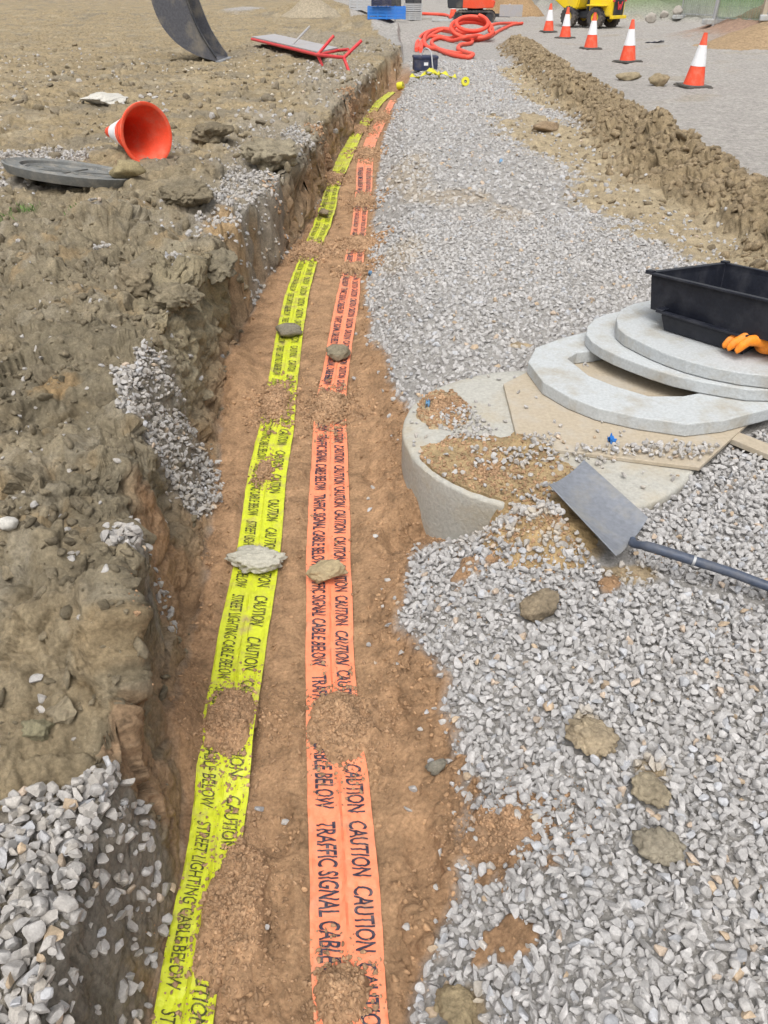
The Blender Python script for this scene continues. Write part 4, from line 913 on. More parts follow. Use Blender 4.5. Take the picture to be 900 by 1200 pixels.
# ---------------------------------------------------------------- small scraps
def scrap(px, py, w, hgt, mat, label, seed, cat='plastic scrap', name='plastic_scrap'):
    c = hit(px, py); c.z = scene_z(c.x, c.y, c.z + .4)[0] + .02; r = np.random.default_rng(seed); bm = bmesh.new(); n = 6; g = [[bm.verts.new(((i / n - .5) * w, (j / n - .5) * hgt, .012 * r.normal())) for j in range(n + 1)] for i in range(n + 1)]
    for i in range(n):
        for j in range(n): bm.faces.new((g[i][j], g[i + 1][j], g[i + 1][j + 1], g[i][j + 1]))
    o = link(name, bm_mesh(bm), mat, smooth=True); o.location = c; o.rotation_euler = (.1, .1, r.uniform(0, 3)); m = o.modifiers.new('t', 'SOLIDIFY'); m.thickness = .002; tag(o, label, cat); return o
scrap(712, 541, .045, .008, M_blue, 'bright blue plastic scrap at the shovel blade tip', 1)
scrap(500, 512, .018, .012, M_lblue, 'light blue plastic scrap on top of the manhole chamber', 2)
scrap(587, 191, .09, .03, M_lblue, 'blue plastic scrap on distant gravel beyond the cover slabs', 3)
scrap(434, 323, .025, .02, M_lblue, 'tiny blue scrap at the gravel edge right of the orange tape', 4)
scrap(767, 50, .5, .2, M_navy, 'dark navy rag lying on the haul road behind the cones', 5, 'rag', 'rag')
# ---------------------------------------------------------------- excavator bucket, top left
tipg = hit(262, 69); root = thing('excavator_bucket', 'dark steel digging bucket hanging down onto the left spoil bank', 'excavator bucket', (tipg.x, tipg.y, tipg.z - .02)); root.rotation_euler = (0, 0, math.radians(-4)); root.scale = (.86, 1, 1)
# side outline in the X-Z plane, cutting edge at the origin
W2 = .42
outer = [(0.0, 0.0), (-.22, .05), (-.52, .13), (-.86, .30), (-1.12, .55), (-1.26, .85), (-1.30, 1.2), (-1.22, 1.5), (-1.0, 1.75)]
inner = [(-.62, 1.75), (-.60, 1.2), (-.50, .85), (-.36, .52), (-.20, .28), (-.04, .08)]
outer = [tuple(p) for p in catmull(outer, 4)]; inner = [tuple(p) for p in catmull(inner, 4)]
for s in (-1, 1):
    bm = bmesh.new(); pl = outer + inner; a = [bm.verts.new((x, s * W2 - .02, z)) for x, z in pl]; b = [bm.verts.new((x, s * W2 + .02, z)) for x, z in pl]; n = len(pl)
    bm.faces.new(a[::-1]); bm.faces.new(b)
    for i in range(n): bm.faces.new((a[i], a[(i + 1) % n], b[(i + 1) % n], b[i]))
    link('side_plate', bm_mesh(bm), M_bucket, root)
bm = bmesh.new(); t = .025
ring = [[bm.verts.new((x, yy, z)) for x, z in outer] for yy in (-W2 + .02, W2 - .02)]
for i in range(len(outer) - 1): bm.faces.new((ring[0][i], ring[0][i + 1], ring[1][i + 1], ring[1][i]))
o = link('shell', bm_mesh(bm), M_bucket, root, True); m = o.modifiers.new('t', 'SOLIDIFY'); m.thickness = t; m.offset = -1
bm = bmesh.new(); add_box(bm, (.03, 0, .012), (.16, 2 * W2 + .06, .03), bev=.006); link('cutting_edge', bm_mesh(bm), M_steel, root)
bm = bmesh.new(); add_tube(bm, [(x + .02, -W2 - .03, z) for x, z in inner], .022, 8); link('wear_strip', bm_mesh(bm), M_dark, root, True)
bm = bmesh.new()
for s in (-.12, .12): add_box(bm, (-.78, s, 1.85), (.35, .04, .4), bev=.01)
link('hanger_ear', bm_mesh(bm), M_bucket, root)
bm = bmesh.new(); add_box(bm, (-.95, 0, 3.0), (.30, .2, 2.3), rot=Matrix.Rotation(.12, 3, 'Y'), bev=.02)
for v in bm.verts: pass
link('dipper_arm', bm_mesh(bm), M_pyel, root)

# ---------------------------------------------------------------- lying red-framed sign
p = [Vector((*G(a, b, z), z)) for a, b, z in ((296, 42, .62), (372, 63, .62), (398, 57, .62), (318, 40, .62))]
base = hit(350, 62); root = thing('road_works_sign', 'grey backed sign on a red tube frame lying flat on the soil bank', 'road sign', base)
A, B, Cc, D = [Vector((*G(a, b, base.z + .16), base.z + .16)) for a, b in ((295, 44), (372, 62), (396, 57), (322, 41))]
r0 = root.location
bm = bmesh.new(); up = Vector((0, 0, .02)); vs = [bm.verts.new(q - r0) for q in (A, B, Cc, D)]; ws = [bm.verts.new(q - r0 + up) for q in (A, B, Cc, D)]
bm.faces.new(vs[::-1]); bm.faces.new(ws)
for i in range(4): bm.faces.new((vs[i], vs[(i + 1) % 4], ws[(i + 1) % 4], ws[i]))
link('sign_plate', bm_mesh(bm), M_grey, root)
dn = Vector((0, 0, -.03)); bm = bmesh.new(); E = B + (B - A) * .30 + Vector((0, 0, .05)); F2 = Cc + (B - A) * .12 + Vector((0, 0, .05))
add_tube(bm, [A - r0 + dn, B - r0 + dn, E - r0 + dn], .028, 10); add_tube(bm, [D - r0 + dn, Cc - r0 + dn, F2 - r0 + dn], .028, 10); add_tube(bm, [A - r0 + dn, D - r0 + dn], .026, 10); add_tube(bm, [B - r0 + dn, Cc - r0 + dn], .026, 10); link('frame', bm_mesh(bm), M_red, root, True)
for (q, e, u) in ((B, (376, 76), (392, 44)), (E, (398, 68), (412, 44))):
    lo = Vector((*G(*e, base.z), base.z)); hi = Vector((*G(*u, base.z + .42), base.z + .42))
    lo = Vector((q.x + .12, q.y - .12, base.z - .10)); hi = Vector((q.x + .30, q.y + .1, base.z + .42))
    for w_ in (lo, hi):
        bm = bmesh.new(); add_tube(bm, [q - r0 + dn, w_ - r0], .026, 10); link('leg', bm_mesh(bm), M_red, root, True)
bm = bmesh.new(); q = (A * .35 + B * .65); add_tube(bm, [q - r0 + Vector((0, .3, .02)), q - r0 + Vector((.35, .45, .32))], .02, 8); link('strut', bm_mesh(bm), M_grey, root, True)

# ---------------------------------------------------------------- ducts
def duct(pts, r, label, lift=.08, n=8):
    w = [hit(a, b) for a, b, *z in pts]; w = [Vector((q.x, q.y, q.z + r + (k[2] if len(k) > 2 else 0))) for q, k in zip(w, pts)]
    path = [Vector(v) for v in catmull(w, n)]; c = w[0]; bm = bmesh.new(); add_tube(bm, [q - c for q in path], r, 12)
    o = link('cable_duct', bm_mesh(bm), M_duct, None, True); o.location = c; tag(o, label, 'cable duct', 'coils of red cable duct'); return o
duct([(488, 61), (489, 52), (495, 43), (506, 38), (525, 39), (540, 44), (552, 47), (552, 53), (540, 55), (537, 60), (548, 65), (554, 68, .02), (548, 70), (530, 67), (515, 61), (506, 54), (508, 49), (518, 47), (530, 50), (545, 52, .12), (560, 49, .1), (572, 46), (585, 38), (600, 31), (612, 29)], .050, 'loose red duct looping over the gravel from the trench end to the ridge')
duct([(493, 62), (496, 52), (504, 44), (520, 42, .12), (535, 46, .12), (548, 46, .13), (562, 44, .13), (580, 35, .12), (596, 29), (606, 29)], .050, 'second loose red duct crossing over the first near the dark box')
cx_, cy_ = hit(553, 47).x, hit(553, 47).y; zz_ = gz(cx_, cy_)
bm = bmesh.new()
path = []
for k in range(110):
    a = k / 110 * 2 * math.pi * 3.2; rr_ = .62 - .05 * math.sin(a * .37) - .16 * (k // 66 % 2); path.append((rr_ * math.cos(a), 1.25 * rr_ * math.sin(a), .06 + .10 * k / 36))
add_tube(bm, path, .050, 12); o = link('cable_duct', bm_mesh(bm), M_duct, None, True); o.location = (cx_, cy_, zz_ + .12); o.rotation_euler = (math.radians(17), 0, 0); tag(o, 'red duct wound in a tight stacked coil behind the loose loops', 'cable duct', 'coils of red cable duct')
duct([(474, 16), (500, 18), (520, 19), (528, 22)], .06, 'short straight red duct lying beyond the coils toward the excavator')

duct([(490, 60), (493, 53), (500, 46), (514, 45), (528, 47), (538, 44, .1), (530, 41, .1), (516, 40, .1), (503, 43, .08), (497, 50, .05), (500, 57), (512, 60), (526, 64), (540, 66)], .050, 'red duct making a narrow loop inside the other loose loops')
# dark box at the trench end
c = hit(498, 82); root = thing('tool_box', 'dark navy box with white label at the far end of the trench', 'box', c); root.rotation_euler = (0, 0, math.radians(4)); root.scale = (.85, .85, .8)
bm = bmesh.new(); add_box(bm, (0, 0, .13), (.56, .40, .26), bev=.015); link('box_body', bm_mesh(bm), M_navy, root)
bm = bmesh.new(); add_box(bm, (0, 0, .29), (.59, .43, .06), bev=.015); link('lid', bm_mesh(bm), M_navy, root)
bm = bmesh.new(); add_box(bm, (0, -.203, .15), (.10, .006, .07)); link('label_plate', bm_mesh(bm), M_white, root)
bm = bmesh.new(); add_tube(bm, [tuple(v) for v in catmull([(-.1, 0, .32), (-.02, -.05, .48), (.10, -.2, .42), (.14, -.30, .15), (.16, -.34, -.02)], 6)], .016, 8); link('cord', bm_mesh(bm), M_lgrey, root, True)
# tape reels
def reel(px, py, R, w, upright, label, rz=0):
    c = hit(px, py); root = thing('tape_reel', label, 'tape reel', (c.x, c.y, c.z + (R if upright else 0)), 'reels of yellow tape by the trench end'); bm = bmesh.new()
    add_lathe(bm, [(R * .32, -w / 2), (R * .94, -w / 2), (R, -w / 2 + .01), (R, w / 2 - .01), (R * .94, w / 2), (R * .32, w / 2), (R * .32, -w / 2)], 28)
    M = Matrix.Rotation(math.radians(80), 4, 'X') if upright else Matrix.Translation((0, 0, w / 2)); bm.transform(M); link('wound_tape', bm_mesh(bm), M_reel, root, True)
    bm = bmesh.new(); add_lathe(bm, [(R * .22, -w / 2 - .004), (R * .315, -w / 2 - .004), (R * .315, w / 2 + .004), (R * .22, w / 2 + .004), (R * .22, -w / 2 - .004)], 24); bm.transform(M); link('core', bm_mesh(bm), M_rub, root, True); root.rotation_euler = (0, 0, rz); return root
reel(545, 101, .072, .08, True, 'yellow tape reel standing on edge with its core facing the camera')
reel(469, 105, .065, .11, True, 'yellow tape reel at the end of the yellow trench tape', 1.2)
c = hit(508, 93); bm = bmesh.new(); r = np.random.default_rng(4)
pts = [tuple(v) for v in catmull([(-.45, .05, .03), (-.25, -.08, .06), (-.05, .1, .09), (.1, -.1, .07), (.0, -.15, .12), (-.15, .05, .13), (.1, .12, .1), (.3, .02, .05), (.42, -.06, .03)], 6)]
A_ = [bm.verts.new((x, y, z)) for x, y, z in pts]; B_ = [bm.verts.new((x + .02, y + .13, z + .05 * math.sin(i))) for i, (x, y, z) in enumerate(pts)]
for i in range(len(pts) - 1): bm.faces.new((A_[i], A_[i + 1], B_[i + 1], B_[i]))
o = link('crumpled_tape', bm_mesh(bm), M_reel, None, True); o.location = c; m = o.modifiers.new('t', 'SOLIDIFY'); m.thickness = .004; tag(o, 'tangle of loose yellow tape in front of the dark box', 'loose tape')

# ---------------------------------------------------------------- crates far away
def crate(px, py, s, mat, label, name='crate', dz=0, rz=0, group='crates beyond the trench', slats=4, cat='crate'):
    c = hit(px, py); root = thing(name, label, cat, (c.x, c.y, c.z + dz), group); root.rotation_euler = (0, 0, rz); L, W, Hh = s
    bm = bmesh.new(); add_box(bm, (0, 0, .03), (L, W, .05)); link('crate_floor', bm_mesh(bm), mat, root)
    for (cx, cy, lx, ly) in ((0, -W / 2, L, .03), (0, W / 2, L, .03), (-L / 2, 0, .03, W), (L / 2, 0, .03, W)):
        bm = bmesh.new()
        for k in range(slats): add_box(bm, (cx, cy, Hh * (k + .5) / slats), (lx, ly, Hh / slats * .72))
        n = max(2, int(max(lx, ly) / .25))
        for k in range(n + 1):
            f = k / n - .5; add_box(bm, (cx + (f * lx * .97 if lx > ly else 0), cy + (f * ly * .97 if ly > lx else 0), Hh / 2), (.05, .05, Hh))
        link('crate_side', bm_mesh(bm), mat, root)
    return root
crate(453, 22, (1.1, .8, .32), M_blue, 'bright blue crate beyond the trench end')
crate(483, 23, (.75, .8, .30), M_lgrey, 'light grey slatted crate, the lower one right of the blue crate')
crate(484, 23, (.70, .7, .28), M_lgrey, 'light grey slatted crate stacked over another grey crate', dz=.31)
crate(484, 23, (.62, .7, .40), M_dark, 'black grid crate on top of the grey crates', dz=.60, slats=6)
crate(447, 22, (.55, .6, .36), M_navy, 'dark navy crate on top of the blue crate', dz=.33, slats=6)
crate(463, 22, (.42, .6, .34), M_dark, 'black crate on the blue crate, right beside a navy crate', dz=.33, slats=5)
crate(423, 12, (.9, .6, .5), M_lgrey, 'pale crate behind the clay heap, left of the blue crate', slats=5)
c = hit(528, 25); bm = bmesh.new(); add_box(bm, (0, 0, .04), (1.5, .3, .08), bev=.01); o = link('kerb_stone', bm_mesh(bm), M_conc); o.location = c; tag(o, 'pale concrete kerb stone lying left of the small excavator', 'kerb stone')

# ---------------------------------------------------------------- small excavator
c = hit(556, 26.5); root = thing('mini_excavator', 'small orange-red tracked excavator parked beyond the red ducts', 'excavator', c); root.rotation_euler = (0, 0, math.radians(-8))
def hull(pts, w, bev=.03):
    bm = bmesh.new(); a = [bm.verts.new((x, -w / 2, z)) for x, z in pts]; b = [bm.verts.new((x, w / 2, z)) for x, z in pts]; n = len(pts); bm.faces.new(a[::-1]); bm.faces.new(b)
    for i in range(n): bm.faces.new((a[i], a[(i + 1) % n], b[(i + 1) % n], b[i]))
    if bev: bmesh.ops.bevel(bm, geom=bm.edges[:], offset=bev, segments=2, affect='EDGES')
    return bm
def track(root, L, Hh, w, y):
    bm = bmesh.new(); r = Hh / 2; path = []
    for k in range(13): a = math.pi / 2 + math.pi * k / 12; path.append((-L / 2 + r + r * math.cos(a), r + r * math.sin(a)))
    for k in range(13): a = -math.pi / 2 + math.pi * k / 12; path.append((L / 2 - r + r * math.cos(a), r + r * math.sin(a)))
    n = len(path); P = []
    for i in range(n):
        x0, z0 = path[i]; x1, z1 = path[(i + 1) % n]; m = max(1, int(math.hypot(x1 - x0, z1 - z0) / .06))
        for k in range(m): P.append((x0 + (x1 - x0) * k / m, z0 + (z1 - z0) * k / m))
    cxx = (0, r); rows = []
    for i, (x, z) in enumerate(P):
        d = Vector((x - max(-L / 2 + r, min(L / 2 - r, x)), z - r)); d = d.normalized() if d.length > 1e-4 else Vector((0, 1)); o_ = .018 if i % 2 else 0
        rows.append([bm.verts.new((x + d.x * o_, y - w / 2, z + d.y * o_)), bm.verts.new((x + d.x * o_, y + w / 2, z + d.y * o_)), bm.verts.new((x - d.x * .05, y + w / 2, z - d.y * .05)), bm.verts.new((x - d.x * .05, y - w / 2, z - d.y * .05))])
    for i in range(len(rows)):
        A, B = rows[i], rows[(i + 1) % len(rows)]
        for k in range(4): bm.faces.new((A[k], A[(k + 1) % 4], B[(k + 1) % 4], B[k]))
    t = link('track', bm_mesh(bm), M_tyre, root)
    for xx, rr_ in ((-L / 2 + r, r - .05), (L / 2 - r, r - .05), (-.25, .08), (0, .08), (.25, .08)):
        bm = bmesh.new(); add_lathe(bm, [(.001, -w * .4), (rr_, -w * .4), (rr_, w * .4), (.001, w * .4)], 20); bm.transform(Matrix.Translation((xx, y, r if rr_ > .09 else .10)) @ Matrix.Rotation(math.pi / 2, 4, 'X')); link('track_roller', bm_mesh(bm), M_dark, t)
track(root, 1.65, .42, .28, -.50); track(root, 1.65, .42, .28, .50)
bm = bmesh.new(); add_box(bm, (0, 0, .30), (1.1, .74, .2), bev=.02); add_lathe(bm, [(.001, .38), (.32, .38), (.32, .50), (.001, .50)], 24); link('undercarriage', bm_mesh(bm), M_dark, root)
link('body', bm_mesh(hull([(-.95, .52), (.05, .50), (.75, .52), (.80, .75), (.35, .82), (.25, 1.15), (-.75, 1.20), (-.98, .95)], 1.05)), M_red_o := obj_mat('orange-red paint', (.72, .08, .03), .4, dirt=(.35, .25, .2), amount=.3, scale=2), root)
link('counterweight', bm_mesh(hull([(-1.08, .50), (-.45, .50), (-.45, 1.02), (-.95, 1.0), (-1.12, .85)], 1.08)), M_dark, root)
bm = bmesh.new()
for sx in (-.35, .42):
    for sy in (-.45, .45): add_box(bm, (sx, sy, 1.65), (.06, .06, 1.0))
add_box(bm, (.03, 0, 2.17), (.95, 1.0, .06), bev=.02); link('canopy', bm_mesh(bm), M_dark, root)
bm = bmesh.new(); add_box(bm, (-.1, 0, 1.22), (.42, .46, .10), bev=.03); add_box(bm, (-.30, 0, 1.48), (.10, .44, .46), bev=.03); link('seat', bm_mesh(bm), M_dark, root)
for sy in (-.3, .3):
    bm = bmesh.new(); add_box(bm, (1.0, sy, .26), (.7, .07, .10), bev=.01); link('blade_arm', bm_mesh(bm), M_dark, root)
bm = bmesh.new(); add_box(bm, (1.38, -.05, .42), (.10, 1.3, .42), rot=None, bev=.02); add_box(bm, (1.45, -.72, .44), (.9, .05, .40), bev=.01); link('dozer_blade', bm_mesh(bm), M_grey, root)
bm = bmesh.new(); add_box(bm, (.95, .1, 1.25), (.5, .18, .22), rot=Matrix.Rotation(-.6, 3, 'Y'), bev=.02); link('boom', bm_mesh(bm), M_red_o, root)
bm = bmesh.new(); add_tube(bm, [(.8, .1, .8), (1.5, .1, 2.2), (2.3, .1, 2.7), (3.0, .1, 2.3)], .10, 8); link('boom', bm_mesh(bm), M_red_o, root)

# ---------------------------------------------------------------- yellow dumper
c = hit(706, 32.5); root = thing('site_dumper', 'yellow four-wheeled site dumper with dark radiator grille parked on the haul road', 'dumper', c)
HD = math.radians(90 + 42); root.rotation_euler = (0, 0, HD); root.scale = (.86, .86, .86)
# local: +X forward (skip end), Y across
for (x, y) in ((0, -.56), (0, .56), (1.35, -.56), (1.35, .56)):
    wh = bpy.data.objects.new('wheel', None); C.objects.link(wh); wh.parent = root; wh.location = (x, y, .37); wh.empty_display_size = .1
    bm = bmesh.new(); add_lathe(bm, [(.19, -.13), (.30, -.145), (.36, -.12), (.375, -.05), (.375, .05), (.36, .12), (.30, .145), (.19, .13), (.19, -.13)], 36)
    for k in range(18):
        a = 2 * math.pi * k / 18
        for s in (-1, 1): add_box(bm, (.372 * math.cos(a + s * .08), .372 * math.sin(a + s * .08), s * .065), (.035, .05, .13), rot=Matrix.Rotation(a, 3, 'Z') @ Matrix.Rotation(s * .5, 3, 'X'))
    bm.transform(Matrix.Rotation(math.pi / 2, 4, 'X')); link('tyre', bm_mesh(bm), M_tyre, wh)
    bm = bmesh.new(); add_lathe(bm, [(.001, -.09), (.08, -.10), (.10, -.06), (.19, -.08), (.19, .08), (.10, .06), (.08, .10), (.001, .09)], 28); bm.transform(Matrix.Rotation(math.pi / 2, 4, 'X')); link('rim', bm_mesh(bm), M_pyel, wh, True)
link('chassis', bm_mesh(hull([(-.45, .32), (1.7, .32), (1.7, .55), (-.45, .62)], .55)), M_dark, root)
link('engine_hood', bm_mesh(hull([(-.62, .42), (.45, .42), (.50, 1.05), (-.50, 1.10), (-.64, .95)], .95, .04)), M_pyel, root)
bm = bmesh.new(); add_box(bm, (-.66, 0, .74), (.04, .66, .56), bev=.01)
for k in range(9): add_box(bm, (-.685, 0, .52 + k * .055), (.02, .58, .018))
gr = link('radiator_grille', bm_mesh(bm), M_dark, root)
bm = bmesh.new()
for a, b in (((-.15, .93), (-.07, .66)), ((-.07, .66), (0, .84)), ((0, .84), (.07, .66)), ((.07, .66), (.15, .93))):
    add_tube(bm, [(-.70, -a[0], a[1]), (-.70, -b[0], b[1])], .028, 6)
link('emblem', bm_mesh(bm), M_red, root)
bm = bmesh.new(); add_box(bm, (-.69, 0, .40), (.14, 1.0, .12), bev=.02); link('bumper', bm_mesh(bm), M_pyel, root)
for s in (-1, 1):
    bm = bmesh.new(); add_box(bm, (-.67, s * .41, .98), (.05, .10, .10), bev=.015); link('tail_lamp', bm_mesh(bm), M_red, root)
    bm = bmesh.new(); add_box(bm, (0, s * .60, .80), (.85, .30, .05), bev=.015); link('mudguard', bm_mesh(bm), M_pyel, root)
bm = bmesh.new(); add_box(bm, (.45, 0, 1.16), (.4, .44, .1), bev=.03); add_box(bm, (.27, 0, 1.4), (.1, .42, .4), bev=.03); link('seat', bm_mesh(bm), M_dark, root)
bm = bmesh.new(); add_tube(bm, [(-.1, -.42, .9), (-.05, -.42, 2.4), (-.05, .42, 2.4), (-.1, .42, .9)], .035, 10); link('roll_bar', bm_mesh(bm), M_dark, root, True)
link('skip', bm_mesh(hull([(.95, .66), (1.55, .60), (2.30, 1.02), (2.38, 1.22), (1.0, 1.38), (.80, 1.3)], 1.3, .05)), M_pyel, root)
bm = bmesh.new(); add_box(bm, (.78, 0, .78), (.08, .3, .5)); link('steering_column', bm_mesh(bm), M_dark, root)

# soil heap behind the excavator, and stones along the grass
def far_heap(px, py, rx, ry, hh, tint, label, seed, name='soil_heap', cat='soil heap'):
    c = hit(px, py); n = 40; th = np.linspace(0, 2 * np.pi, 60, endpoint=False); rr = np.linspace(0, 1, n)[1:]; Rg, Tg = np.meshgrid(rr, th, indexing='ij')
    er = 1 + .15 * fbm(np.cos(Tg), np.sin(Tg), Tg * 0 + seed, .8, 3, seed); x = np.concatenate([[0], (Rg * np.cos(Tg) * rx * er).ravel()]); y = np.concatenate([[0], (Rg * np.sin(Tg) * ry * er).ravel()]); q = np.concatenate([[0], Rg.ravel()])
    z = hh * np.clip(1 - q, 0, 1) ** 1.1 + .12 * hh * fbm(x, y, x * 0 + seed, rx * .4, 5, seed) * np.clip((1 - q) * 4, 0, 1) - .15 * (q > .97)
    Fs = [(0, 1 + k, 1 + (k + 1) % 60) for k in range(60)] + [(1 + i * 60 + k, 1 + (i + 1) * 60 + k, 1 + (i + 1) * 60 + (k + 1) % 60, 1 + i * 60 + (k + 1) % 60) for i in range(n - 2) for k in range(60)]
    z = z + np.array([min(gz(c.x + a_, c.y + b_) - c.z, .3) for a_, b_ in zip(x, y)]); V = np.stack([x, y, z], -1); b = len(V); V = np.concatenate([V, [[0, 0, float(V[:, 2].min()) - .05]]]); o0 = 1 + (n - 2) * 60; Fs += [(o0 + k, b, o0 + (k + 1) % 60) for k in range(60)]
    me = py_mesh(name, V, Fs); at = me.color_attributes.new('tint', 'FLOAT_COLOR', 'POINT'); cl = np.ones((len(V), 4), np.float32); cl[:, :3] = tint; at.data.foreach_set('color', cl.ravel())
    o = link(name, me, M_clod, None, True); o.location = (c.x, c.y, c.z - .02); tag(o, label, cat); return o
far_heap(600, 19, 1.6, 1.3, 1.5, (.33, .22, .12), 'steep brown soil heap behind the small excavator blade', 3)
far_heap(897, 47, 1.9, 1.2, .40, (.33, .235, .14), 'ochre soil heap at the foot of the reddish bank, right edge', 5)
far_heap(365, 17, 1.3, .9, .75, (.34, .29, .21), 'heap of pale clay blocks beyond the red-framed sign', 7)

# ---------------------------------------------------------------- mesh fence panels, top right
def panel(pa, pb, label, net, lift=.05):
    a = hit(*pa); b = hit(*pb); d = (b - a); L = d.length; ang = math.atan2(d.y, d.x); root = thing('mesh_fence', label, 'fence panel', a, 'temporary mesh fence panels by the grass'); root.rotation_euler = (0, 0, ang); Hh = 2.0
    bm = bmesh.new(); add_tube(bm, [(0, 0, lift), (0, 0, Hh), (L, 0, Hh), (L, 0, lift), (0, 0, lift + .12)][:4], .021, 8); add_tube(bm, [(0, 0, lift + .12), (L, 0, lift + .12)], .018, 8); link('frame', bm_mesh(bm), M_galv, root, True)
    bm = bmesh.new()
    for k in range(1, int(L / .1)): add_box(bm, (k * .1, 0, Hh / 2 + .05), (.006, .006, Hh - .15))
    for k in range(8): add_box(bm, (L / 2, 0, .2 + k * .25), (L, .006, .006))
    link('wire_mesh', bm_mesh(bm), M_galv, root)
    if net is not None:
        bm = bmesh.new(); n = 16; g = [[bm.verts.new((L * (i / n), -.03 + .04 * math.sin(i * 1.7 + j), .15 + 1.8 * j / 6)) for j in range(7)] for i in range(n + 1)]
        for i in range(n):
            for j in range(6): bm.faces.new((g[i][j], g[i + 1][j], g[i + 1][j + 1], g[i][j + 1]))
        link('netting', bm_mesh(bm), net, root, True)
    bm = bmesh.new(); add_box(bm, (0, 0, .07), (.25, .7, .14), bev=.03); link('foot', bm_mesh(bm), M_conc, root); return root
panel((797, 22), (834, 27), 'mesh fence panel with grey netting, left of the fence post', M_net)
panel((836, 28.5), (893, 24), 'mesh fence panel without netting in front of green grass, between two posts', M_gnet)
panel((895, 24), (960, 21), 'mesh fence panel at the extreme right behind the soil heap', M_net)
c = hit(835, 30); bm = bmesh.new(); add_tube(bm, [(0, 0, -.1), (.06, 0, 2.3)], .05, 12); o = link('fence_post', bm_mesh(bm), M_galv, None, True); o.location = c; tag(o, 'grey steel post standing in front of the mesh fence', 'post')
c = hit(893, 26); bm = bmesh.new(); add_box(bm, (0, 0, 1.0), (.12, .12, 2.2), bev=.01); o = link('fence_post', bm_mesh(bm), M_wood); o.location = c; tag(o, 'brown timber post at the right end of the fence', 'post')
for i, (px, py, w_, h_, t_, lb) in enumerate([(762, 25, 14, 7, .4, 'grey boulder on the verge directly right of the dumper'), (792, 22, 12, 6, .35, 'grey boulder below the left fence panel end'), (778, 19, 10, 5, .3, 'small grey boulder on the grass between two others')]):
    rock('boulder', px, py, w_, h_, t_, lb, 'boulder', (.36, .33, .29), 60 + i, .5, 3, .2, .2, .3, mat=M_stone)
# ---------------------------------------------------------------- loose stones and crumbs (uncountable: one object per kind and place)
bpy.context.view_layer.update(); DG = bpy.context.evaluated_depsgraph_get()
def shapes(sub, n, kind, seed):
    r = np.random.default_rng(seed); V0, Fs = ICO[sub]; out = []
    for i in range(n):
        if kind == 'stone':
            V = cut_rock(V0, r, 12 if sub > 1 else 5, .34, .82); V = V * r.uniform([.8, .62, .45], [1.15, .9, .75])
            if sub >= 2: V = V * (1 + .04 * fbm(V0[:, 0] + i * 3, V0[:, 1], V0[:, 2], .7, 2, i))[:, None]
        else:
            V = cut_rock(V0, r, 9 if sub > 1 else 4, .42, .85); V = V * (1 + .34 * fbm(V0[:, 0] + i * 3, V0[:, 1], V0[:, 2], .7, 4, i, .65))[:, None] * r.uniform([.8, .6, .4], [1.3, .95, .75])
        out.append(V)
    return np.array(out), Fs
def scatter(name, pos, size, tint, sub, kind, mat, label, seed, smooth=False, flat=None, nshape=40):
    flat = (.5 if kind == 'stone' else .6) if flat is None else flat
    if len(pos) == 0: return None
    r = np.random.default_rng(seed); SH, Fs = shapes(sub, nshape, kind, seed); n = len(pos); nv = SH.shape[1]
    idx = r.integers(0, nshape, n); q = r.normal(size=(n, 4)); q[:, 1:3] *= flat; q /= np.linalg.norm(q, axis=1, keepdims=True)
    w_, x, y, z = q.T
    Rm = np.stack([np.stack([1 - 2 * (y * y + z * z), 2 * (x * y - z * w_), 2 * (x * z + y * w_)], -1), np.stack([2 * (x * y + z * w_), 1 - 2 * (x * x + z * z), 2 * (y * z - x * w_)], -1), np.stack([2 * (x * z - y * w_), 2 * (y * z + x * w_), 1 - 2 * (x * x + y * y)], -1)], 1)
    V = np.einsum('nij,nvj->nvi', Rm, SH[idx] * size[:, None, None]) + pos[:, None, :]
    Fa = (Fs[None] + (np.arange(n) * nv)[:, None, None]).reshape(-1, 3)
    me = np_mesh(name, V.reshape(-1, 3), Fa, np.repeat(tint, nv, 0), smooth); o = link(name, me, mat, smooth=None)
    o['kind'] = 'stuff'; o['label'] = label; return o
def jgrid(x0, x1, y0, y1, sp, r):
    gx_, gy_ = np.meshgrid(np.arange(x0, x1, sp), np.arange(y0, y1, sp)); x = gx_.ravel() + r.uniform(-.5, .5, gx_.size) * sp; y = gy_.ravel() + r.uniform(-.5, .5, gx_.size) * sp
    k = np.abs(x) < .56 * (y * .82 + .95) + .6; return x[k], y[k]
def land(x, y, dz=0.0, allow=None):
    """height of whatever lies at each point; points over excluded things are dropped"""
    z = np.zeros(len(x)); keep = np.ones(len(x), bool)
    for i in range(len(x)):
        ok, loc, nrm, _, ob, _ = SC.ray_cast(DG, Vector((x[i], y[i], 1.3 if y[i] < 5 else 3.0)), Vector((0, 0, -1)))
        if not ok: keep[i] = False; continue
        nm = ob.name.split('.')[0]
        if allow is None:
            if nm not in ('ground', 'soil_heap'): keep[i] = False
        elif nm not in allow: keep[i] = False
        z[i] = loc.z
    return z + dz, keep
def stone_tint(n, r, base=(.40, .388, .378), dust=0, dustc=(.42, .33, .20)):
    v = r.normal(1, .08, n).clip(.65, 1.3)[:, None]; t = np.array(base)[None] * v; u = r.uniform(size=n)
    t = np.where((u < .018)[:, None], np.array((.46, .37, .29))[None] * v, t); t = np.where((u > .988)[:, None], np.array((.44, .34, .24))[None] * v, t); t = np.where(((u > .3) & (u < .36))[:, None], np.array((.40, .405, .42))[None] * v, t)
    d = np.clip(dust, 0, 1) * r.uniform(.2, 1, n); return t * (1 - d[:, None]) + np.array(dustc)[None] * d[:, None]
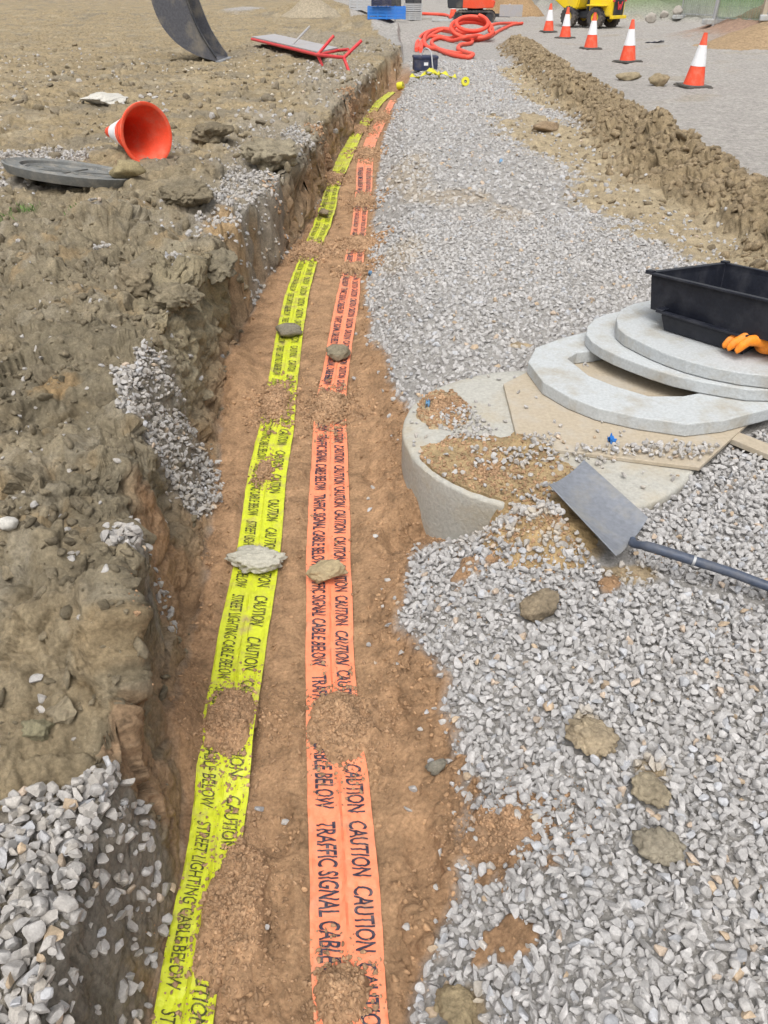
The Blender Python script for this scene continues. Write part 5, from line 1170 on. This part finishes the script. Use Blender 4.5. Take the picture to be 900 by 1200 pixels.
# --- right-hand gravel
def gravel_band(y0, y1, sp, smin, smax, sub, seed, nm, label, layers=1, x0=-.6):
    r = np.random.default_rng(seed); PX, PY, PZ, TT = [], [], [], []
    for L in range(layers):
        x, y = jgrid(x0, .56 * (y1 * .82 + .95) + .4, y0, y1, sp, r); M = masks(x, y); dens = M['gravel'] - .8 * M['ochre'] * (M['ochre'] > .5) 
        k = r.uniform(size=len(x)) < np.clip(dens * 1.25, 0, 1); rg = np.hypot(x - RING[0], y - RING[1]); k &= rg > .61
        x, y = x[k], y[k]; dust = .75 * M['ochre'][k] + .25 * (fbm(x, y, x * 0, .5, 3, 15) > .35) * M['ochre'][k] + .2 * np.clip(fbm(x, y, x * 0, 1.2, 3, 16), 0, 1)
        z, kp = land(x, y); x, y, z, dust = x[kp], y[kp], z[kp], dust[kp]
        PX.append(x); PY.append(y); PZ.append(z + L * (smin + smax) * .38 + r.uniform(-.2, .5, len(x)) * smin); TT.append(stone_tint(len(x), r, dust=dust))
    P_ = np.stack([np.concatenate(PX), np.concatenate(PY), np.concatenate(PZ)], -1); sz = r.uniform(smin, smax, len(P_)) ** 1.0
    small = r.uniform(size=len(P_)) < .25; sz = np.where(small, sz * .65, sz)
    return scatter(nm, P_, sz, np.concatenate(TT), sub, 'stone', M_stone, label, seed)
gravel_band(.35, 1.7, .0215, .013, .0225, 3, 101, 'gravel', 'pale grey crushed stone right of the trench, nearest stretch', 2)
gravel_band(1.7, 3.2, .0225, .013, .0215, 2, 102, 'gravel', 'pale grey crushed stone around the manhole chamber and shovel', 2)
gravel_band(3.2, 6.5, .031, .016, .026, 1, 103, 'gravel', 'pale grey crushed stone strip beyond the cover slabs', 1, -.4)
gravel_band(6.5, 20, .065, .020, .040, 1, 104, 'gravel', 'pale grey crushed stone strip reaching the far red ducts', 1, -.6)
gravel_band(.35, 2.3, .0135, .0045, .009, 1, 105, 'gravel', 'small chippings between the near gravel stones', 1)
# stones that spilled on the chamber top, the board and slabs, and on the sand by the edge
r = np.random.default_rng(55)
x, y = jgrid(-.2, 2.4, 1.0, 4.0, .019, r); M = masks(x, y); rg = np.hypot(x - RING[0], y - RING[1])
spill = np.maximum.reduce([sstep(.1, .7, blob(x, y, 545, 500, .03, .17, .20) + .5 * smooth_noise(x, y, .2, 4)) * .8, sstep(.1, .7, blob(x, y, 600, 545, .03, .24, .13) + .5 * smooth_noise(x, y, .2, 5)) * .55, sstep(.1, .7, blob(x, y, 690, 532, .05, .30, .085) + .5 * smooth_noise(x, y, .2, 6)) * .75, sstep(.1, .7, blob(x, y, 640, 518, .05, .16, .09) + .5 * smooth_noise(x, y, .1, 7)) * .8,
     sstep(.1, .7, blob(x, y, 790, 530, .05, .30, .09) + .3 * smooth_noise(x, y, .2, 6)) * 1.0, sstep(.1, .7, blob(x, y, 660, 600, .03, .25, .14) + .3 * smooth_noise(x, y, .2, 6)) * .8, .03 + 0 * x])
k = (r.uniform(size=len(x)) < spill) & (x > 0); x, y = x[k], y[k]; z, kp = land(x, y, .006, ('chamber_ring', 'board', 'timber_lath', 'soil_heap')); x, y, z = x[kp], y[kp], z[kp]; z = z + r.uniform(0, .014, len(x)) * (y < G(0, 525, .05)[1])
scatter('gravel', np.stack([x, y, z], -1), r.uniform(.008, .018, len(x)), stone_tint(len(x), r, dust=.35 * r.uniform(size=len(x)), dustc=(.42, .33, .2)), 2, 'stone', M_stone, 'stones spilled over the manhole chamber top and board', 56)
for i, (y0, y1, sp, sub, dens, s0, s1) in enumerate([(.5, 3.2, .03, 2, .10, .010, .019), (3.2, 9, .06, 1, .10, .012, .024)]):
    x, y = jgrid(-.6, 1.2, y0, y1, sp, r); Z_ = zones(x, y); M = masks(x, y, Z_); e = np.exp(-np.clip(Z_['xC'] - x, 0, 1) / .045) * (x < Z_['xC'] + .02)
    k = r.uniform(size=len(x)) < M['sand'] * (e * .55 + .004); x, y = x[k], y[k]; z, kp = land(x, y, .004); x, y, z = x[kp], y[kp], z[kp]
    scatter('gravel', np.stack([x, y, z], -1), r.uniform(s0, s1, len(x)), stone_tint(len(x), r, dust=.15), sub, 'stone', M_stone, 'stray stones fallen onto the sand, ' + ('near' if i == 0 else 'far') + ' part of the trench', 57 + i)
# a few stones thrown across the sand patches and ochre soil
x, y = jgrid(-.1, 1.6, .5, 3.2, .03, r); M = masks(x, y); k = (r.uniform(size=len(x)) < .22 * (M['ochre'] > .4) + .34 * (M['sand'] > .5) * (x > zones(x, y)['xC0'] + .05)); x, y = x[k], y[k]; z, kp = land(x, y, .006); x, y, z = x[kp], y[kp], z[kp]
scatter('gravel', np.stack([x, y, z], -1), r.uniform(.010, .020, len(x)), stone_tint(len(x), r, dust=.5), 2, 'stone', M_stone, 'dusty stones scattered over the ochre soil beside the shovel', 59)
# --- left-hand gravel patches
def left_band(y0, y1, sp, s0, s1, sub, seed, label, layers):
    r = np.random.default_rng(seed); A = []
    for L in range(layers):
        x, y = jgrid(-.56 * (y1 * .82 + .95) - .4, .4, y0, y1, sp, r); M = masks(x, y)
        k = r.uniform(size=len(x)) < np.clip(M['gl'] * 1.2, 0, 1) * (1 if L == 0 else .75) + .022 * M['onleft'] * (L == 0) + M['mix'] * (.45 if y0 > 4 else .30) * (L == 0); x, y = x[k], y[k]; z, kp = land(x, y); A.append(np.stack([x[kp], y[kp], z[kp] + L * (s0 + s1) * .38 + r.uniform(-.2, .4, kp.sum()) * s0], -1))
    P_ = np.concatenate(A); sz = r.uniform(s0, s1, len(P_)); sz = np.where(r.uniform(size=len(P_)) < .35, sz * .6, sz)
    scatter('gravel', P_, sz, stone_tint(len(P_), r, base=(.37, .355, .34), dust=.30 * r.uniform(size=len(P_))), sub, 'stone', M_stone, label, seed)
left_band(.4, 1.75, .0235, .014, .0245, 3, 111, 'grey crushed stone lying on the near left bank', 3)
left_band(1.75, 4.2, .021, .012, .0225, 2, 112, 'grey crushed stone sliding down the left trench wall', 3)
left_band(4.2, 9, .040, .014, .028, 1, 113, 'grey crushed stone around the fallen cone', 2)
left_band(9, 20, .10, .03, .055, 1, 114, 'stony spoil along the far left bank', 1)
# --- grit in the tan soil
r = np.random.default_rng(77); x, y = jgrid(-9, 0, 5, 17, .11, r); M = masks(x, y); k = r.uniform(size=len(x)) < .16 * M['tan']; x, y = x[k], y[k]; z, kp = land(x, y); n = kp.sum(); v = r.uniform(.7, 1.25, n)[:, None]
scatter('rubble', np.stack([x[kp], y[kp], z[kp] + .004], -1), r.uniform(.008, .026, n) * np.clip(y[kp] / 8, .8, 1.6), np.where((r.uniform(size=n) < .55)[:, None], np.array((.52, .47, .39))[None], np.array((.27, .22, .14))[None]) * v, 1, 'clod', M_clod, 'small stones and crumbs strewn over the tan soil', 78)
# --- clay clods on the banks and ridge
def clods(y0, y1, sp, s0, s1, sub, seed, label, which, tintc, dens, x0=-9, x1=9):
    r = np.random.default_rng(seed); x, y = jgrid(x0, x1, y0, y1, sp, r); M = masks(x, y); wgt = M[which] if isinstance(which, str) else which(M, x, y)
    k = r.uniform(size=len(x)) < dens * wgt; x, y = x[k], y[k]; z, kp = land(x, y); n = kp.sum()
    if n == 0: return
    sz = s0 * (s1 / s0) ** (r.uniform(size=n) ** 2.0); v = r.normal(1, .14, n).clip(.6, 1.4)[:, None]
    scatter('clay_crumbs' if 'sand' not in label else 'sand_crumbs', np.stack([x[kp], y[kp], z[kp] + sz * .15], -1), sz, np.array(tintc)[None] * v, sub, 'clod', M_clod if 'sand' not in label else M_sand, label, seed, sub < 3)
clf = lambda M, x, y: M['onleft'] * (1 - M['gl']) * (1 - .8 * M['tan']) * sstep(.0, .3, .25 + smooth_noise(x, y, .3, 44))
clods(.5, 4.5, .032, .005, .034, 2, 121, 'clay crumbs and clods on the near left bank', clf, (.24, .20, .135), .6, -3)
clods(.7, 5.0, .07, .016, .07, 3, 125, 'broken clay chunks lying over the near left bank', clf, (.24, .20, .135), .34, -3)
clods(5, 16, .14, .02, .10, 2, 126, 'dull clay clods strewn over the tan soil', lambda M, x, y: M['tan'] * sstep(.0, .4, smooth_noise(x, y, .8, 45)), (.25, .21, .15), .5, -9, 0)
clods(4.5, 22, .10, .015, .085, 2, 122, 'clay clods along the far left bank', clf, (.28, .232, .155), .45, -8, 1)
clods(5, 24, .05, .010, .068, 2, 123, 'churned clay clods forming the long ridge', 'ridge', (.285, .22, .138), .9, 1, 9)
clods(3.5, 18, .075, .008, .05, 2, 124, 'loose clods in the rutted clay track', lambda M, x, y: M['rut'] * (1 - M['ridge']), (.28, .225, .15), .35, 1, 9)
# sand crumbs: rough patches, edges, around the heaps
def sandw(M, x, y):
    Z_ = zones(x, y); ro = sstep(.0, .35, fbm(x, y, x * 0, .16, 3, 80) + .45 * (np.abs(x - Z_['xC0']) < .12) + .3 * (x < Z_['xA'] + .08)); hp = 0
    for (cx, cy, rx, ry) in HEAPS: hp = np.maximum(hp, sstep(1.9, .8, np.hypot((x - cx) / rx, (y - cy) / ry)))
    return np.clip(M['sand'] * (ro * .6 + .05) * (1 - .96 * on_tape(x, y)), 0, 1)
clods(.45, 3.4, .0125, .0022, .012, 2, 131, 'sand crumbs on the trench floor, near part', sandw, (.385, .238, .132), .8, -.7, .7)
clods(3.4, 9, .035, .006, .022, 1, 132, 'sand crumbs on the trench floor, far part', sandw, (.37, .228, .125), .5, -.9, .8)
# crumbs on and around the heaps
r = np.random.default_rng(91); PP = []; SS = []
for (cx, cy, rx, ry) in HEAPS:
    n = int(np.clip(rx * ry * 2.6e5, 80, 3600)); a = r.uniform(0, 6.283, n); q = np.abs(r.normal(0, .95, n)); q = np.where(q > 2.2, r.uniform(0, 1, n), q); x = cx + np.cos(a) * q * rx; y = cy + np.sin(a) * q * ry; z, kp = land(x, y, 0, ('ground', 'sand_heap', 'soil_heap', 'warning_tape', 'gravel'))
    s_ = .0016 * (6.0) ** (r.uniform(size=n) ** 1.9) * np.clip(cy / 2.2, 1, 2.5); PP.append(np.stack([x, y, z + s_ * .2], -1)[kp]); SS.append(s_[kp])
PP = np.concatenate(PP); SS = np.concatenate(SS); v = r.normal(1, .13, len(PP)).clip(.6, 1.35)[:, None]
scatter('sand_crumbs', PP, SS, np.array((.37, .235, .137))[None] * v, 2, 'clod', M_sand, 'loose sand crumbs on and around the heaps on the tapes', 92, True)
# ochre crumbs
clods(1.0, 3.4, .02, .003, .012, 1, 133, 'ochre soil crumbs beside the shovel', lambda M, x, y: np.clip(M['ochre'] * (M['ochre'] > .35), 0, 1), (.34, .25, .135), .55, -.2, 1.8)
# --- grass tufts on the left bank
r = np.random.default_rng(5); x, y = jgrid(-4, 0, 3.0, 6, .018, r); M = masks(x, y); k = r.uniform(size=len(x)) < M['grass'] * .8; x, y = x[k], y[k]; z, kp = land(x, y); x, y, z = x[kp], y[kp], z[kp]; n = len(x)
a = r.uniform(0, 6.283, n); hgt = r.uniform(.02, .055, n); ln = r.uniform(.1, .9, n); wd = .0022
V = np.stack([np.stack([x - wd * np.sin(a), y + wd * np.cos(a), z - .005], -1), np.stack([x + wd * np.sin(a), y - wd * np.cos(a), z - .005], -1), np.stack([x + np.cos(a) * hgt * ln * .4 + wd * .7, y + np.sin(a) * hgt * ln * .4, z + hgt * .6], -1), np.stack([x + np.cos(a) * hgt * ln, y + np.sin(a) * hgt * ln, z + hgt], -1)], 1).reshape(-1, 3)
b = np.arange(n)[:, None] * 4; Fg = np.concatenate([b + np.array([[0, 1, 2]]), b + np.array([[0, 2, 3]])]); v = r.uniform(.6, 1.4, n)[:, None]
M_grass = earth_mat('grass blades', 0, 0); o = link('grass', np_mesh('grass', V, Fg, np.repeat(np.array((.10, .19, .045))[None] * v, 4, 0), True), M_grass, smooth=None); o['kind'] = 'stuff'; o['label'] = 'thin grass tufts on the left clay bank'
